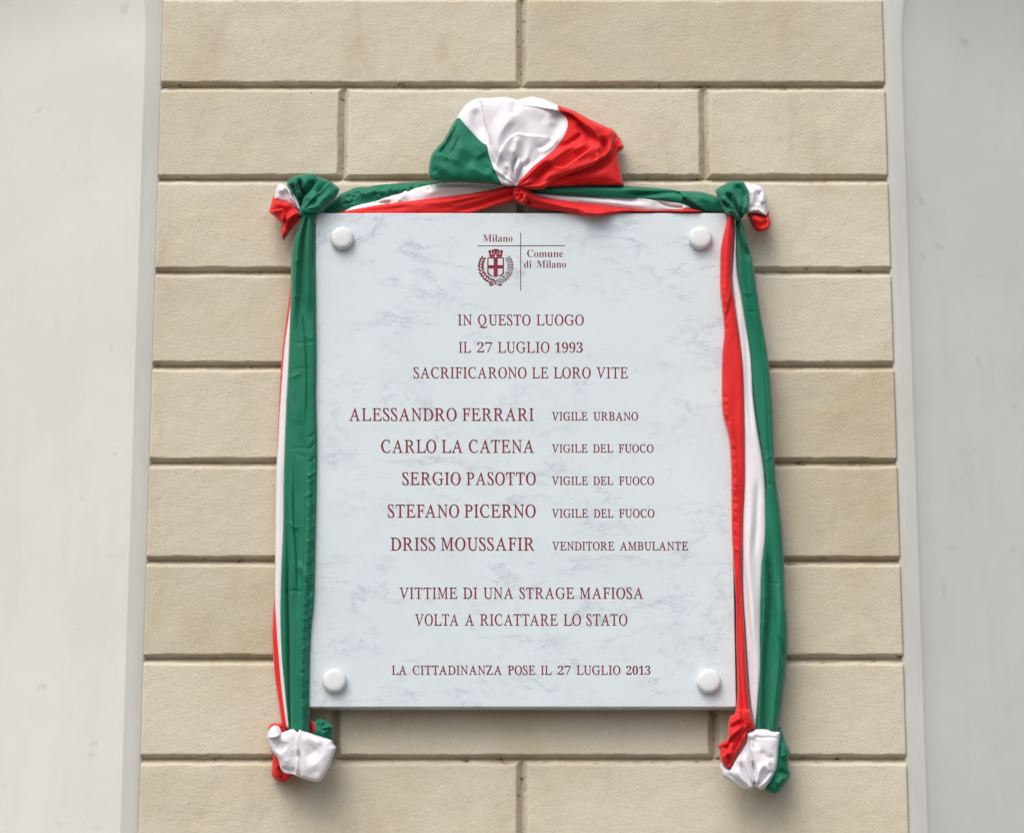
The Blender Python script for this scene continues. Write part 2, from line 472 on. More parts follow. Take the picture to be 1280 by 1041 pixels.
# letter outlines (thousandths of an em) for the engraved inscription
GLYPHS={
'A':'8,-11 0,29 40,34 64,45 83,63 100,89 128,152 185,276 269,463 384,719 420,719 644,89 651,74 659,62 668,52 678,45 690,40 725,32 756,30 766,-12 463,-12 455,30 495,32 510,35 518,40 523,45 524,54 524,68 519,88 471,223 245,223 239,220 198,129 181,79 179,64 180,56 188,44 199,37 220,32 262,30 268,-12|266,284 450,284 369,523',
'B':'17,-12 15,31 52,33 68,36 79,41 86,47 92,56 96,69 99,108 94,588 91,612 86,632 81,639 76,645 58,654 30,659 1,661 0,704 267,704 372,694 455,665 515,615 549,546 555,485 534,433 488,393 439,374 480,359 529,323 565,276 589,219 596,185 597,154 592,124 582,96 566,72 546,50 520,31 490,16 457,4 419,-5 378,-10 333,-12|307,399 347,407 379,419 402,436 417,457 426,482 427,511 420,546 401,590 370,621 329,640 274,646 248,646 232,643 225,640 223,636 220,627 219,610 218,587 219,544 219,482 221,404 223,401 227,399 238,397|345,46 384,55 415,70 437,90 452,116 460,146 460,182 452,223 442,252 428,277 411,297 391,313 366,325 338,334 306,340 255,341 233,340 223,338 223,338 220,329 222,109 227,69 234,55 238,52 254,46 280,43',
'C':'389,-27 346,-24 303,-18 263,-7 224,9 187,28 153,51 121,78 93,109 67,143 45,180 28,220 13,263 5,300 0,338 0,375 4,412 11,448 21,483 34,517 51,549 71,579 93,607 117,632 145,654 189,682 237,702 288,715 342,719 374,717 409,712 487,692 503,688 514,687 520,688 523,690 527,695 533,712 572,712 589,484 547,484 537,523 526,555 511,583 493,607 473,626 449,642 423,653 394,660 361,662 333,661 306,655 280,645 255,631 232,614 212,594 193,571 177,545 163,516 153,485 145,452 140,417 138,380 140,342 146,303 155,263 172,213 194,169 221,131 252,98 287,72 324,54 363,43 404,40 464,47 517,69 563,106 609,169 651,139 624,94 599,61 572,34 542,12 509,-5 472,-17 433,-24',
'D':'13,-11 14,31 51,33 67,36 78,40 85,46 91,54 95,67 98,85 95,573 93,602 90,620 81,639 76,644 58,653 29,659 0,661 1,704 277,704 327,701 375,695 420,684 463,668 504,648 541,625 575,597 606,566 633,531 656,493 675,452 690,408 699,367 704,327 704,287 700,249 691,212 678,177 661,145 639,114 613,86 583,62 550,40 512,22 471,7 426,-3 378,-9 326,-12|361,46 397,52 428,62 456,75 481,92 502,112 520,134 535,159 546,187 555,216 561,248 564,281 563,316 560,352 554,388 545,425 528,477 505,522 478,560 446,591 409,616 369,633 323,644 259,647 238,645 228,640 222,633 219,618 217,593 221,133 222,98 225,76 228,68 233,62 240,57 255,51 270,48 288,46 310,45',
'E':'17,-12 15,31 51,33 67,35 79,40 86,45 91,53 95,67 97,85 94,573 93,602 90,620 81,639 76,644 58,653 30,659 1,661 0,704 551,704 566,531 528,531 518,564 503,597 496,609 487,619 477,627 465,633 432,642 384,646 270,646 246,645 231,643 224,638 220,631 218,615 218,590 219,399 325,400 352,404 372,410 387,419 397,430 404,444 408,463 410,497 452,497 450,229 411,229 397,290 387,312 377,326 364,334 344,339 315,341 220,341 223,93 224,81 225,74 232,61 244,53 263,48 296,47 398,47 456,55 479,61 500,70 518,80 534,93 548,108 561,125 572,145 581,168 592,202 633,202 611,-12',
'F':'15,-11 16,31 46,32 68,35 81,41 89,50 95,67 98,93 95,573 93,602 90,620 81,639 76,644 58,653 29,659 0,661 1,704 519,704 535,516 493,516 487,544 478,571 467,594 454,611 440,624 423,633 402,640 377,644 269,645 238,643 230,641 224,636 220,628 220,616 220,583 222,523 223,437 224,396 292,396 330,400 357,408 366,414 374,420 387,440 396,468 400,496 441,496 445,222 403,222 392,280 378,311 371,320 364,327 353,332 338,335 292,339 225,339 230,85 233,69 237,58 242,50 248,44 256,40 282,33 330,29 337,-12',
'G':'429,-27 380,-24 332,-18 287,-6 243,9 202,29 164,53 129,80 98,111 70,146 47,183 28,223 14,266 5,304 1,342 0,379 3,416 10,452 20,487 34,520 50,552 70,582 92,610 116,634 144,656 188,684 238,703 292,715 350,719 387,717 422,712 457,704 506,688 533,679 553,673 566,670 577,670 587,674 594,680 601,693 606,711 643,711 657,476 620,476 598,523 575,559 548,590 518,616 484,636 447,651 408,660 366,662 323,659 286,648 252,631 222,607 197,576 176,540 160,499 149,453 143,404 142,356 147,308 157,261 175,208 199,162 228,122 262,88 300,62 342,43 386,31 434,28 458,29 480,33 500,39 518,48 532,59 542,70 547,82 549,96 544,256 542,273 538,282 534,289 528,294 508,301 473,306 439,308 438,350 748,350 749,308 707,305 689,299 679,290 673,277 671,246 671,228 677,45 618,12 559,-9 496,-22',
'I':'15,-11 16,31 46,32 68,35 81,41 89,50 95,66 98,92 95,573 93,602 90,620 81,639 76,644 58,653 29,659 0,661 1,704 302,704 304,661 265,659 251,656 241,652 234,646 228,637 224,625 221,584 225,104 228,79 233,60 238,53 243,47 261,38 289,33 318,31 319,-11',
'L':'17,-12 15,31 51,33 67,36 79,40 86,46 91,54 96,67 98,85 94,573 94,602 91,621 82,639 77,644 58,653 30,659 1,661 0,704 299,704 296,662 266,660 251,657 240,653 233,647 227,638 223,625 220,608 223,137 224,113 224,96 225,84 226,79 234,62 238,58 254,51 281,47 370,47 439,50 466,54 490,60 510,67 527,77 542,89 554,104 565,122 575,143 595,208 635,208 623,-12',
'M':'9,-11 10,31 49,33 68,38 79,45 87,57 91,78 93,108 94,588 92,611 86,631 82,638 76,644 58,653 29,659 0,661 1,704 207,704 418,184 614,704 824,704 823,661 785,659 771,656 761,652 754,646 748,637 744,625 741,584 747,90 750,70 758,53 764,47 782,38 810,33 839,31 840,-11 542,-12 543,27 580,32 597,37 608,46 615,61 620,86 620,123 624,561 409,-12 379,-11 151,562 159,128 162,89 170,62 175,53 181,47 188,42 211,34 256,29 257,-12',
'N':'579,-28 160,533 167,115 167,98 172,67 176,57 180,50 186,45 203,38 234,33 264,31 266,-11 17,-12 15,31 48,33 64,36 76,40 84,46 90,54 95,67 97,85 97,584 95,605 86,624 68,643 56,650 45,656 33,659 1,661 0,704 163,704 552,183 545,577 544,594 539,625 536,635 531,642 526,647 508,654 477,659 446,661 445,704 696,704 695,661 657,659 639,654 627,647 619,635 614,615 612,584 616,-28',
'O':'363,-27 321,-25 282,-19 244,-9 208,6 174,23 142,44 113,69 87,97 64,128 44,162 27,199 14,238 6,273 2,308 0,342 2,377 6,411 14,444 23,476 36,508 51,538 68,566 87,592 109,616 132,639 158,659 184,676 213,691 243,703 274,712 306,717 339,719 381,716 420,710 458,700 493,685 527,667 557,646 586,621 612,592 634,561 654,527 670,491 683,453 694,396 696,337 691,279 677,223 657,169 631,120 598,76 560,39 518,10 471,-10 419,-22|355,27 379,28 401,33 421,41 440,52 458,67 475,84 490,103 504,125 528,174 544,231 554,293 556,358 550,424 536,490 522,531 505,567 485,597 463,622 438,641 411,654 381,663 350,665 325,664 302,658 279,649 258,636 238,620 220,600 203,578 187,552 174,524 163,493 154,460 144,397 141,342 144,288 153,234 160,207 174,165 191,129 212,98 236,73 262,52 291,38 322,29',
'P':'17,-12 15,31 52,33 68,35 79,40 86,45 91,53 95,66 98,84 94,573 93,601 90,620 81,639 76,645 58,654 30,659 1,661 0,704 284,704 381,694 458,663 514,612 548,541 554,509 555,480 551,452 542,426 528,402 510,381 487,362 460,347 429,335 395,326 356,321 225,320 220,318 220,317 224,83 226,71 230,60 236,51 242,45 251,41 278,34 330,31 329,-12|311,375 348,384 377,398 398,416 412,440 419,468 419,501 411,539 402,566 390,590 375,609 358,624 339,635 315,644 288,649 245,650 229,646 226,643 224,640 219,619 220,393 223,377 224,376 230,374 249,373',
'Q':'536,-204 500,-201 461,-194 417,-184 371,-172 330,-162 297,-156 272,-153 237,-155 212,-163 188,-177 154,-202 123,-171 257,-11 227,-1 184,19 145,43 110,73 79,108 53,147 31,190 15,238 7,274 2,310 0,346 2,382 6,416 14,450 24,482 37,513 52,542 69,570 89,596 110,620 134,641 158,661 184,678 212,692 240,704 270,712 300,717 331,719 371,717 410,711 448,701 484,686 518,669 549,648 578,624 604,596 627,565 647,532 663,496 676,458 688,403 692,348 688,294 676,240 657,189 632,141 599,96 560,55 515,21 464,-4 408,-19 336,-24 322,-27 289,-59 319,-55 352,-58 389,-63 431,-72 478,-84 560,-105 608,-111 641,-107 672,-92 702,-67 737,-22 775,-49 749,-93 727,-124 703,-149 679,-169 652,-185 622,-196 588,-202|354,28 390,31 422,42 451,61 478,87 501,121 520,161 535,208 546,262 551,319 551,375 545,431 532,486 519,527 502,563 481,594 458,619 433,638 405,652 375,661 342,663 317,662 293,656 271,647 250,634 231,618 213,599 197,576 183,551 170,523 160,492 151,460 145,425 141,369 142,314 148,259 160,204 174,163 191,128 212,98 236,73 262,53 290,39 321,30',
'R':'17,-12 15,31 52,33 68,36 79,41 86,47 92,56 96,69 99,108 94,588 91,612 86,632 81,639 76,645 58,654 30,659 1,661 0,704 305,704 356,701 402,693 444,680 480,662 511,639 536,612 555,581 569,545 575,475 550,416 496,371 429,345 593,108 626,69 640,55 653,44 667,37 681,33 712,31 711,-12 539,-12 306,329 245,330 221,331 223,111 226,81 232,60 237,51 243,45 250,40 272,33 303,31 325,31 324,-12|276,384 322,386 361,394 391,408 414,425 429,447 438,473 439,503 433,538 411,586 377,620 330,640 269,647 248,646 234,644 227,639 223,632 220,617 219,593 220,387',
'S':'267,-26 233,-24 196,-18 156,-9 101,8 92,8 83,7 78,4 74,-2 70,-24 32,-24 0,228 40,230 59,176 78,137 100,104 126,77 154,55 184,40 215,31 248,28 264,29 279,32 293,37 304,44 314,53 323,63 329,74 334,88 337,102 337,117 332,153 323,177 308,201 288,225 263,251 218,291 128,363 75,413 41,456 27,478 17,500 9,523 3,550 1,575 3,600 9,623 18,644 30,663 46,679 66,693 88,704 113,712 140,717 169,719 217,716 275,702 292,697 305,693 311,692 321,693 326,695 330,699 336,716 373,716 400,490 363,490 347,537 331,571 313,599 292,623 270,641 246,653 220,661 193,663 170,662 152,657 138,648 127,637 120,623 116,606 116,586 121,563 133,535 155,505 185,474 222,442 342,343 377,309 405,273 427,233 442,191 448,161 451,133 449,106 442,81 432,57 418,37 400,18 379,3 355,-10 328,-19 299,-24',
'T':'157,-12 154,31 190,32 216,36 232,43 237,48 245,65 250,93 252,133 250,620 248,636 246,639 243,642 238,643 201,644 146,641 106,632 92,625 80,617 70,607 63,596 52,565 46,512 2,515 0,704 598,704 616,510 575,510 565,550 557,575 547,595 535,611 522,623 506,632 485,639 459,643 386,644 379,643 377,642 375,639 374,629 376,115 379,80 386,57 391,50 397,44 405,40 432,34 471,32 494,32 493,-11',
'U':'400,-27 349,-23 302,-14 258,3 218,25 183,54 154,86 132,124 117,165 109,210 106,270 103,592 101,614 95,633 90,640 84,646 77,651 51,658 1,663 0,704 314,704 317,662 275,660 259,656 248,650 240,642 234,631 230,615 227,594 230,287 233,213 241,166 250,139 263,115 280,95 300,77 324,64 350,54 378,48 409,46 436,47 460,51 481,57 499,66 515,77 529,90 540,105 548,122 554,145 559,177 562,219 560,528 558,575 551,610 540,636 534,644 527,650 503,658 455,662 452,704 708,704 713,662 664,659 648,652 638,640 630,617 628,600 627,577 627,548 631,243 630,198 626,157 619,120 609,88 596,60 579,35 558,15 534,0 506,-12 474,-20 439,-25',
'V':'331,-27 117,606 108,623 99,635 89,645 78,651 64,656 48,659 8,661 0,704 301,704 305,663 265,661 251,658 242,653 238,648 236,640 237,625 249,578 384,165 565,563 583,613 585,628 584,637 577,648 565,655 545,659 504,661 496,704 734,704 735,662 712,659 702,655 693,649 675,625 655,589 369,-27',
'Z':'31,-11 23,17 381,642 185,642 137,636 118,631 102,624 88,616 76,606 67,594 59,580 46,544 41,513 0,513 7,704 549,704 556,679 195,52 383,52 436,54 476,59 505,66 526,77 544,92 562,119 571,139 578,164 586,202 628,202 618,-11',
'0':'240,-4 198,-1 160,7 127,21 99,41 75,65 54,94 37,128 23,167 13,209 6,256 1,306 0,359 1,412 6,462 13,508 23,550 37,588 54,622 74,650 99,674 127,693 160,707 198,715 241,718 282,715 318,707 350,693 378,674 402,650 423,621 440,588 454,550 465,507 473,461 477,411 479,358 477,305 473,255 465,209 454,166 440,128 423,94 402,65 377,41 349,21 317,7 281,-1|240,49 268,54 291,71 308,97 319,134 326,178 332,230 336,358 332,485 326,537 319,581 308,617 291,643 269,660 241,665 213,660 190,643 173,617 161,581 153,537 148,485 144,426 144,290 148,230 153,178 161,134 173,97 190,71 212,54',
'1':'54,6 54,47 144,48 165,56 173,63 179,73 186,100 185,630 140,581 108,548 93,536 79,528 65,523 51,521 41,522 32,525 23,531 15,539 8,549 3,560 0,585 27,593 63,608 104,629 151,661 219,712 323,712 324,103 329,77 334,67 342,58 352,52 365,48 455,47 455,6',
'2':'0,6 0,101 176,281 223,336 257,386 281,433 295,478 301,527 301,580 297,604 290,624 280,640 267,653 253,662 236,667 218,669 193,666 171,657 154,643 141,622 132,597 125,566 121,531 120,496 100,497 76,501 55,508 37,518 23,530 12,545 6,565 4,589 5,606 10,622 17,637 27,652 40,666 56,679 76,690 98,700 123,708 152,713 183,717 218,718 270,715 315,707 353,694 385,675 409,651 427,624 437,593 441,558 438,525 429,492 413,458 388,422 354,380 310,332 254,275 185,209 78,106 338,105 353,109 366,115 379,123 390,134 399,147 411,177 418,204 466,204 461,6',
'3':'173,-3 142,0 113,5 88,13 67,22 48,32 33,43 21,55 12,69 5,82 1,96 0,110 1,127 6,141 13,153 23,163 36,171 49,177 63,181 73,182 75,157 82,130 93,107 109,88 128,73 150,62 175,56 202,54 235,57 265,68 280,76 292,86 304,100 313,115 321,134 327,155 331,207 328,235 321,261 307,285 289,305 266,322 238,334 206,342 170,344 114,344 114,394 174,394 205,397 233,405 256,418 275,437 289,460 299,486 305,515 307,547 306,573 302,597 295,617 285,635 272,650 257,661 239,667 218,669 200,668 184,663 170,655 159,644 142,617 133,584 128,547 126,514 103,515 78,519 57,526 39,535 26,546 16,560 10,577 8,597 11,621 21,643 38,663 61,682 92,698 129,709 172,716 223,718 273,715 317,708 356,695 389,677 415,654 433,627 444,596 448,561 445,530 437,502 424,476 406,453 383,432 358,414 330,399 289,380 339,365 379,349 398,339 416,326 432,312 446,296 458,278 466,257 471,233 473,206 472,177 467,151 461,128 451,106 439,87 426,70 410,55 392,42 352,21 308,7 259,-1',
'7':'124,6 390,611 117,611 93,608 73,597 60,579 54,555 49,510 0,510 5,708 470,708 470,666 196,6',
'9':'186,-4 133,0 111,5 93,12 63,30 52,40 37,65 29,90 29,113 34,129 45,142 62,151 67,153 83,116 95,97 109,80 125,65 144,55 166,49 192,47 252,66 297,123 325,215 337,354 303,321 272,300 254,292 235,286 213,282 190,281 150,284 114,294 82,310 53,332 30,361 13,395 3,435 0,482 2,516 7,548 15,578 27,606 42,631 59,653 80,672 104,688 130,701 158,711 189,716 223,718 258,716 290,709 321,699 349,684 375,665 397,640 418,611 435,578 449,539 459,494 465,444 467,388 463,309 451,235 442,200 431,168 417,138 401,110 383,85 363,62 340,43 315,26 287,13 256,4 222,-2|233,341 251,342 267,346 283,352 309,371 329,396 338,413 336,474 330,525 321,568 308,602 293,628 274,647 253,659 229,663 207,660 188,651 171,637 157,617 147,593 139,563 134,528 133,488 139,425 157,379 189,350',
'a':'346,-12 314,-8 290,4 275,24 267,57 228,26 191,6 151,-6 109,-10 85,-8 64,-3 45,6 29,19 16,35 7,52 2,72 0,94 4,125 16,153 35,178 63,200 100,221 145,241 200,261 266,281 265,379 261,396 256,411 247,423 236,432 222,438 206,442 187,443 158,441 137,435 123,424 119,408 123,397 133,380 144,361 147,344 146,332 142,321 137,311 129,303 108,291 82,287 68,288 55,291 45,297 36,305 28,314 23,325 20,338 19,352 20,368 25,384 32,399 43,413 56,425 71,437 109,455 155,467 208,471 257,469 298,461 332,449 357,433 376,411 389,384 397,351 400,313 400,81 402,63 406,53 414,48 426,49 439,55 443,58 453,41 430,19 403,2 375,-9|192,47 208,50 227,58 247,72 266,93 266,256 209,236 171,208 148,171 140,125 143,91 153,67 169,52',
'd':'176,-12 151,-10 128,-5 106,5 85,18 66,34 50,53 35,75 23,100 13,127 6,156 1,187 0,219 2,256 6,291 14,323 24,352 38,379 53,403 71,423 91,440 113,454 135,463 160,469 185,471 218,467 247,457 274,440 302,411 302,612 299,624 293,635 286,643 276,649 248,656 233,657 233,675 440,675 441,95 445,68 449,59 455,52 465,46 491,39 491,19 452,17 405,11 354,1 303,-11 302,64 274,28 246,6 214,-8|223,39 247,44 271,59 290,83 303,112 303,361 294,384 277,404 253,417 227,421 204,418 186,409 171,394 159,373 151,346 145,313 141,274 141,184 144,145 150,113 158,86 169,66 184,51 202,42',
'e':'197,-12 169,-10 143,-4 119,5 96,18 75,35 56,54 40,77 26,103 14,132 6,164 2,198 0,234 2,268 7,299 15,329 27,357 41,382 58,404 77,424 99,440 123,454 148,463 174,469 202,471 242,467 278,457 309,439 336,415 358,384 374,348 383,306 386,250 139,250 147,166 171,107 211,72 265,60 295,64 322,77 348,97 370,124 388,108 350,56 305,18 254,-4|138,283 271,283 270,350 264,396 258,414 250,427 239,437 225,443 208,445 177,436 155,409 142,364',
'i':'120,542 105,543 92,547 80,554 69,563 60,574 53,586 49,599 48,614 49,629 53,642 60,655 69,666 80,675 92,682 105,686 120,687 135,686 148,682 160,675 171,666 180,655 187,642 191,629 192,614 191,599 187,586 180,574 171,563 160,554 148,547 134,543|0,3 0,21 23,26 40,36 48,54 51,83 50,392 46,417 42,426 35,432 15,439 3,440 4,459 188,459 189,68 193,46 198,37 204,31 224,23 235,21 235,3',
'l':'0,3 0,21 23,26 40,36 48,54 51,83 50,608 46,632 43,641 36,648 27,653 3,657 3,675 188,675 189,68 193,46 198,37 204,31 224,23 235,21 235,3',
'm':'0,3 0,21 22,25 32,30 39,36 48,55 51,83 50,392 45,415 40,424 34,431 24,436 1,441 1,459 185,459 186,388 220,427 252,451 286,466 323,471 368,466 403,450 428,424 446,383 480,424 514,450 551,466 592,471 647,461 686,432 709,384 717,315 718,68 722,45 727,37 734,30 754,22 765,21 765,3 535,3 535,21 557,25 566,30 573,37 580,56 583,83 582,342 578,373 574,385 567,395 558,402 546,406 532,407 510,404 489,394 469,377 450,354 451,69 455,46 460,37 467,30 486,22 497,21 497,3 270,3 270,21 292,25 301,30 308,37 315,56 318,83 317,342 313,373 309,385 302,395 293,402 281,406 267,407 244,404 222,393 203,376 185,351 186,69 190,46 195,38 201,31 220,23 231,21 231,3',
'n':'0,3 0,21 22,25 32,30 39,36 48,55 51,83 50,392 45,415 40,424 34,431 24,436 1,441 1,459 187,459 188,392 222,429 254,452 291,466 332,471 388,461 427,432 451,384 459,315 460,68 465,45 470,37 477,30 497,22 508,21 508,3 274,3 274,21 298,25 312,37 320,56 323,83 322,342 318,373 314,385 307,395 298,402 286,406 272,407 248,404 226,393 206,376 187,351 188,68 192,45 197,37 204,30 224,22 235,21 235,3',
'o':'220,-12 188,-10 159,-4 131,6 105,20 82,37 61,57 43,80 28,106 16,134 7,164 2,196 0,229 2,263 7,295 16,326 28,354 43,380 61,403 82,423 105,440 131,454 158,463 188,469 219,471 250,469 279,463 307,454 332,440 356,424 376,404 394,381 410,356 422,327 431,297 436,264 438,229 436,194 431,162 422,132 410,103 394,78 377,55 356,35 333,19 308,5 280,-4 251,-10|220,14 240,17 258,25 272,38 283,57 291,83 295,121 298,169 299,229 298,290 294,339 289,377 281,404 270,423 256,437 240,445 220,448 199,445 181,437 167,423 157,404 150,377 144,339 141,290 140,199 142,144 146,101 153,69 157,57 168,38 182,25 200,17',
'u':'175,-12 144,-10 117,-2 96,10 79,27 67,49 58,76 53,108 51,144 50,386 46,412 41,422 34,430 25,436 12,439 0,441 0,459 188,459 189,97 196,75 210,59 231,51 243,50 266,53 287,62 306,76 323,97 322,387 317,414 311,424 304,431 293,436 265,441 265,459 459,459 460,88 465,64 471,56 478,50 501,43 513,41 513,22 473,20 425,13 374,3 323,-11 322,66 304,45 290,31 273,18 256,8 237,-1 217,-7 196,-11',
'c':'340,-13 292,-10 246,-2 204,12 164,32 128,57 96,86 68,119 44,157 25,198 11,243 3,290 0,340 3,390 11,436 25,480 44,521 68,558 97,591 129,620 166,645 206,665 249,679 295,687 344,690 379,688 418,681 459,669 512,649 527,645 553,648 567,657 578,672 584,690 605,690 605,462 585,462 567,504 545,544 519,579 490,608 459,632 425,649 390,660 353,663 272,643 215,581 180,479 169,337 182,204 219,109 283,51 372,32 402,34 433,40 463,50 492,64 521,82 549,103 574,128 596,154 620,132 566,69 500,24 425,-4',
'k':'0,3 0,23 21,25 41,29 57,36 70,45 79,57 86,73 90,94 91,118 91,585 87,610 79,629 65,642 44,650 16,655 1,656 1,675 249,675 448,206 647,675 892,675 892,656 872,653 853,648 838,641 826,632 818,620 812,605 808,585 807,127 809,90 814,62 824,43 841,32 863,26 891,23 891,3 568,3 568,23 597,27 621,34 638,46 649,64 654,90 656,124 654,600 403,3 380,3 132,585 130,119 131,93 135,71 142,54 152,42 165,33 182,28 203,24 225,23 225,3'}

# ------------------------------------------------------------------ marble plaque
PF, PB = -0.031, -0.010          # front and back planes of the slab
TLx, TLz = P(395, 266.3, PF)[0], P(640, 266.3, PF)[2]
BLx = P(384, 885, PF)[0]
BRx, BLz = P(920.5, 885, PF)[0], P(640, 883.5, PF)[2]
PX0 = (TLx + BLx) / 2
PX1 = BRx
plaque = empty('marble_plaque', ((PX0 + PX1) / 2, PB, BLz), 'white veined marble memorial plaque with dark red engraved inscription on the pilaster', 'plaque')


def rrect(x0, x1, z0, z1, rt, rb, n=6):
    pts = []
    for (cx, cz, r, a0) in ((x1 - rt, z1 - rt, rt, 0), (x0 + rt, z1 - rt, rt, 90), (x0 + rb, z0 + rb, rb, 180), (x1 - rb, z0 + rb, rb, 270)):
        for i in range(n + 1):
            a = math.radians(a0 + 90 * i / n)
            pts.append((cx + r * math.cos(a), cz + r * math.sin(a)))
    return pts


LOOPS = []          # (line index, [(x, z) metres])


def ink(line, pts):
    q = [P(x, y, PF) for x, y in pts]
    LOOPS.append((line, [(a[0], a[2]) for a in q]))


G = {k: [[tuple(float(c) / 1000 for c in w_.split(',')) for w_ in l_.split()] for l_ in v.split('|')] for k, v in GLYPHS.items()}
GW = {k: max(p[0] for q in L for p in q) for k, L in G.items()}


def embolden(L, o):
    L = np.array(L)
    a, b = np.roll(L, 1, 0), np.roll(L, -1, 0)
    e1, e2 = L - a, b - L
    e1 /= np.maximum(np.linalg.norm(e1, axis=1), 1e-6)[:, None]
    e2 /= np.maximum(np.linalg.norm(e2, axis=1), 1e-6)[:, None]
    n1 = np.stack([e1[:, 1], -e1[:, 0]], 1)
    m = n1 + np.stack([e2[:, 1], -e2[:, 0]], 1)
    m /= np.maximum(np.linalg.norm(m, axis=1), 0.4)[:, None]
    return [tuple(p) for p in L - m * (o / np.maximum((m * n1).sum(1), 0.6))[:, None]]


def word(line, s, x0, x1, base, top, capu=0.692, gap=0.075):
    sc = (base - top) / capu
    kern = {'AV', 'VA', 'TA', 'AT', 'LT', 'FA', 'LA'}
    gaps = []
    for a, b in zip(s, s[1:]):
        g = gap
        if a + b in kern or a + b in ('LO', 'LU'):
            g = gap * 0.25
        if a.islower() or b.islower():
            g = gap * 0.75
        gaps.append(g)
    tot = sum(GW[c] for c in s) + sum(gaps)
    kx = (x1 - x0) / tot
    x = x0
    for i, c in enumerate(s):
        csc = sc * (0.692 / 0.716 if c.isdigit() else 1)
        for L in G[c]:
            if base - top < 12.5 and line < LG0:
                L = embolden(L, 0.007 if base - top < 11 else 0.004)
            ink(line, [(x + px * kx, base - pz * csc) for px, pz in L])
        x += (GW[c] + (gaps[i] if i < len(gaps) else 0)) * kx


LINES = [
    [('IN', 572.2, 590), ('QUESTO', 597.3, 663.4), ('LUOGO', 670.4, 729.9), 406.7, 393.6],
    [('IL', 573.4, 588.6), ('27', 596.3, 615.3), ('LUGLIO', 622.3, 687), ('1993', 693.4, 728.5), 440.9, 427.6],
    [('SACRIFICARONO', 516.9, 658.4), ('LE', 665, 685.4), ('LORO', 692.2, 738.6), ('VITE', 745.4, 785.2), 472.8, 459.2],
    [('ALESSANDRO', 436.3, 571), ('FERRARI', 577.8, 667.3), 526, 510.4],
    [('VIGILE', 689.8, 734.4), ('URBANO', 741.7, 797.7), 525.5, 515.2],
    [('CARLO', 476.3, 545.6), ('LA', 552, 578.8), ('CATENA', 585.9, 667.9), 565.9, 550],
    [('VIGILE', 689.8, 734.4), ('DEL', 741.4, 766.1), ('FUOCO', 773.4, 816.9), 565.6, 555.5],
    [('SERGIO', 502.8, 576.1), ('PASOTTO', 582.9, 669.9), 606, 590.4],
    [('VIGILE', 689.8, 734.7), ('DEL', 741.7, 766.4), ('FUOCO', 773.8, 817.5), 605.9, 595.8],
    [('STEFANO', 484.7, 574.1), ('PICERNO', 580.4, 669.8), 646.7, 630.7],
    [('VIGILE', 689.8, 735), ('DEL', 742.2, 766.9), ('FUOCO', 773.9, 818.1), 646.7, 636.4],
    [('DRISS', 488.2, 544.3), ('MOUSSAFIR', 551.1, 668.3), 687.9, 671.9],
    [('VENDITORE', 690.2, 768), ('AMBULANTE', 774.7, 860.2), 687.5, 677.2],
    [('VITTIME', 499.1, 571.6), ('DI', 578.8, 596.9), ('UNA', 604, 642), ('STRAGE', 649.2, 717.7), ('MAFIOSA', 724.6, 804.3), 748.2, 734.3],
    [('VOLTA', 518.5, 573.5), ('A', 581, 592.9), ('RICATTARE', 600, 697.3), ('LO', 704.4, 726.5), ('STATO', 732.9, 784.4), 781.6, 767.5],
    [('LA', 489.8, 508.4), ('CITTADINANZA', 515.9, 627.4), ('POSE', 634.9, 669.1), ('IL', 676, 689.3), ('27', 697, 713.5), ('LUGLIO', 720.7, 775.6), ('2013', 782.8, 813.1), 843, 831.7],
]
LG0 = len(LINES)
for li, L in enumerate(LINES):
    for (s_, a_, b_) in L[:-2]:
        word(li, s_, a_, b_, L[-2], L[-1])
LG = len(LINES)                      # letterhead of the municipality
word(LG, 'kilano', 603.8, 640.7, 302.4, 293.5, 0.678)
word(LG + 1, 'comune', 658.8, 703.9, 321.5, 312.6, 0.678)
word(LG + 2, 'di', 655, 664.4, 334.9, 325.9, 0.678)
word(LG + 2, 'kilano', 671.2, 707.7, 334.9, 325.9, 0.678)
LH = LG + 3                          # the two ruled lines as one cross
t_ = 0.55
ink(LH, [(597, 307.5 - t_), (650.9 - t_, 307.5 - t_), (650.9 - t_, 291.1), (650.9 + t_, 291.1), (650.9 + t_, 307.3 - t_), (706.3, 307.3 - t_),
         (706.3, 307.3 + t_), (650.9 + t_, 307.3 + t_), (650.9 + t_, 363.6), (650.9 - t_, 363.6), (650.9 - t_, 307.5 + t_), (597, 307.5 + t_)])
LC = LG + 4                          # coat of arms
def shield(x0, x1, y0, y1, r):
    pts = [(x0 + 1.2, y0), (x1 - 1.2, y0), (x1, y0 + 1.2), (x1, y1 - 5)]
    cx = (x0 + x1) / 2
    for i in range(1, 6):
        a = math.radians(90 * i / 6)
        pts.append((x1 - r + r * math.cos(a), y1 - 6 + (r * 0.82) * math.sin(a)))
    pts += [(cx + 1.8, y1 - 1.0), (cx, y1), (cx - 1.8, y1 - 1.0)]
    for i in range(5, 0, -1):
        a = math.radians(90 * i / 6)
        pts.append((x0 + r - r * math.cos(a), y1 - 6 + (r * 0.82) * math.sin(a)))
    pts += [(x0, y1 - 5), (x0, y0 + 1.2)]
    return pts
ink(LC, shield(609.1, 630.1, 321.9, 346.8, 6))
# four pale quarters left inside the shield
for (a, b, c, d) in ((610.7, 617.0, 323.2, 331.6), (622.3, 628.5, 323.2, 331.6)):
    ink(LC, [(a, c), (b, c), (b, d), (a, d)])
ink(LC, [(610.7, 336.1), (617.0, 336.1), (617.0, 345.1), (613.5, 344), (611.3, 342), (610.7, 339.5)])
ink(LC, [(622.3, 336.1), (628.5, 336.1), (628.5, 339.5), (627.9, 342), (625.7, 344), (622.3, 345.1)])
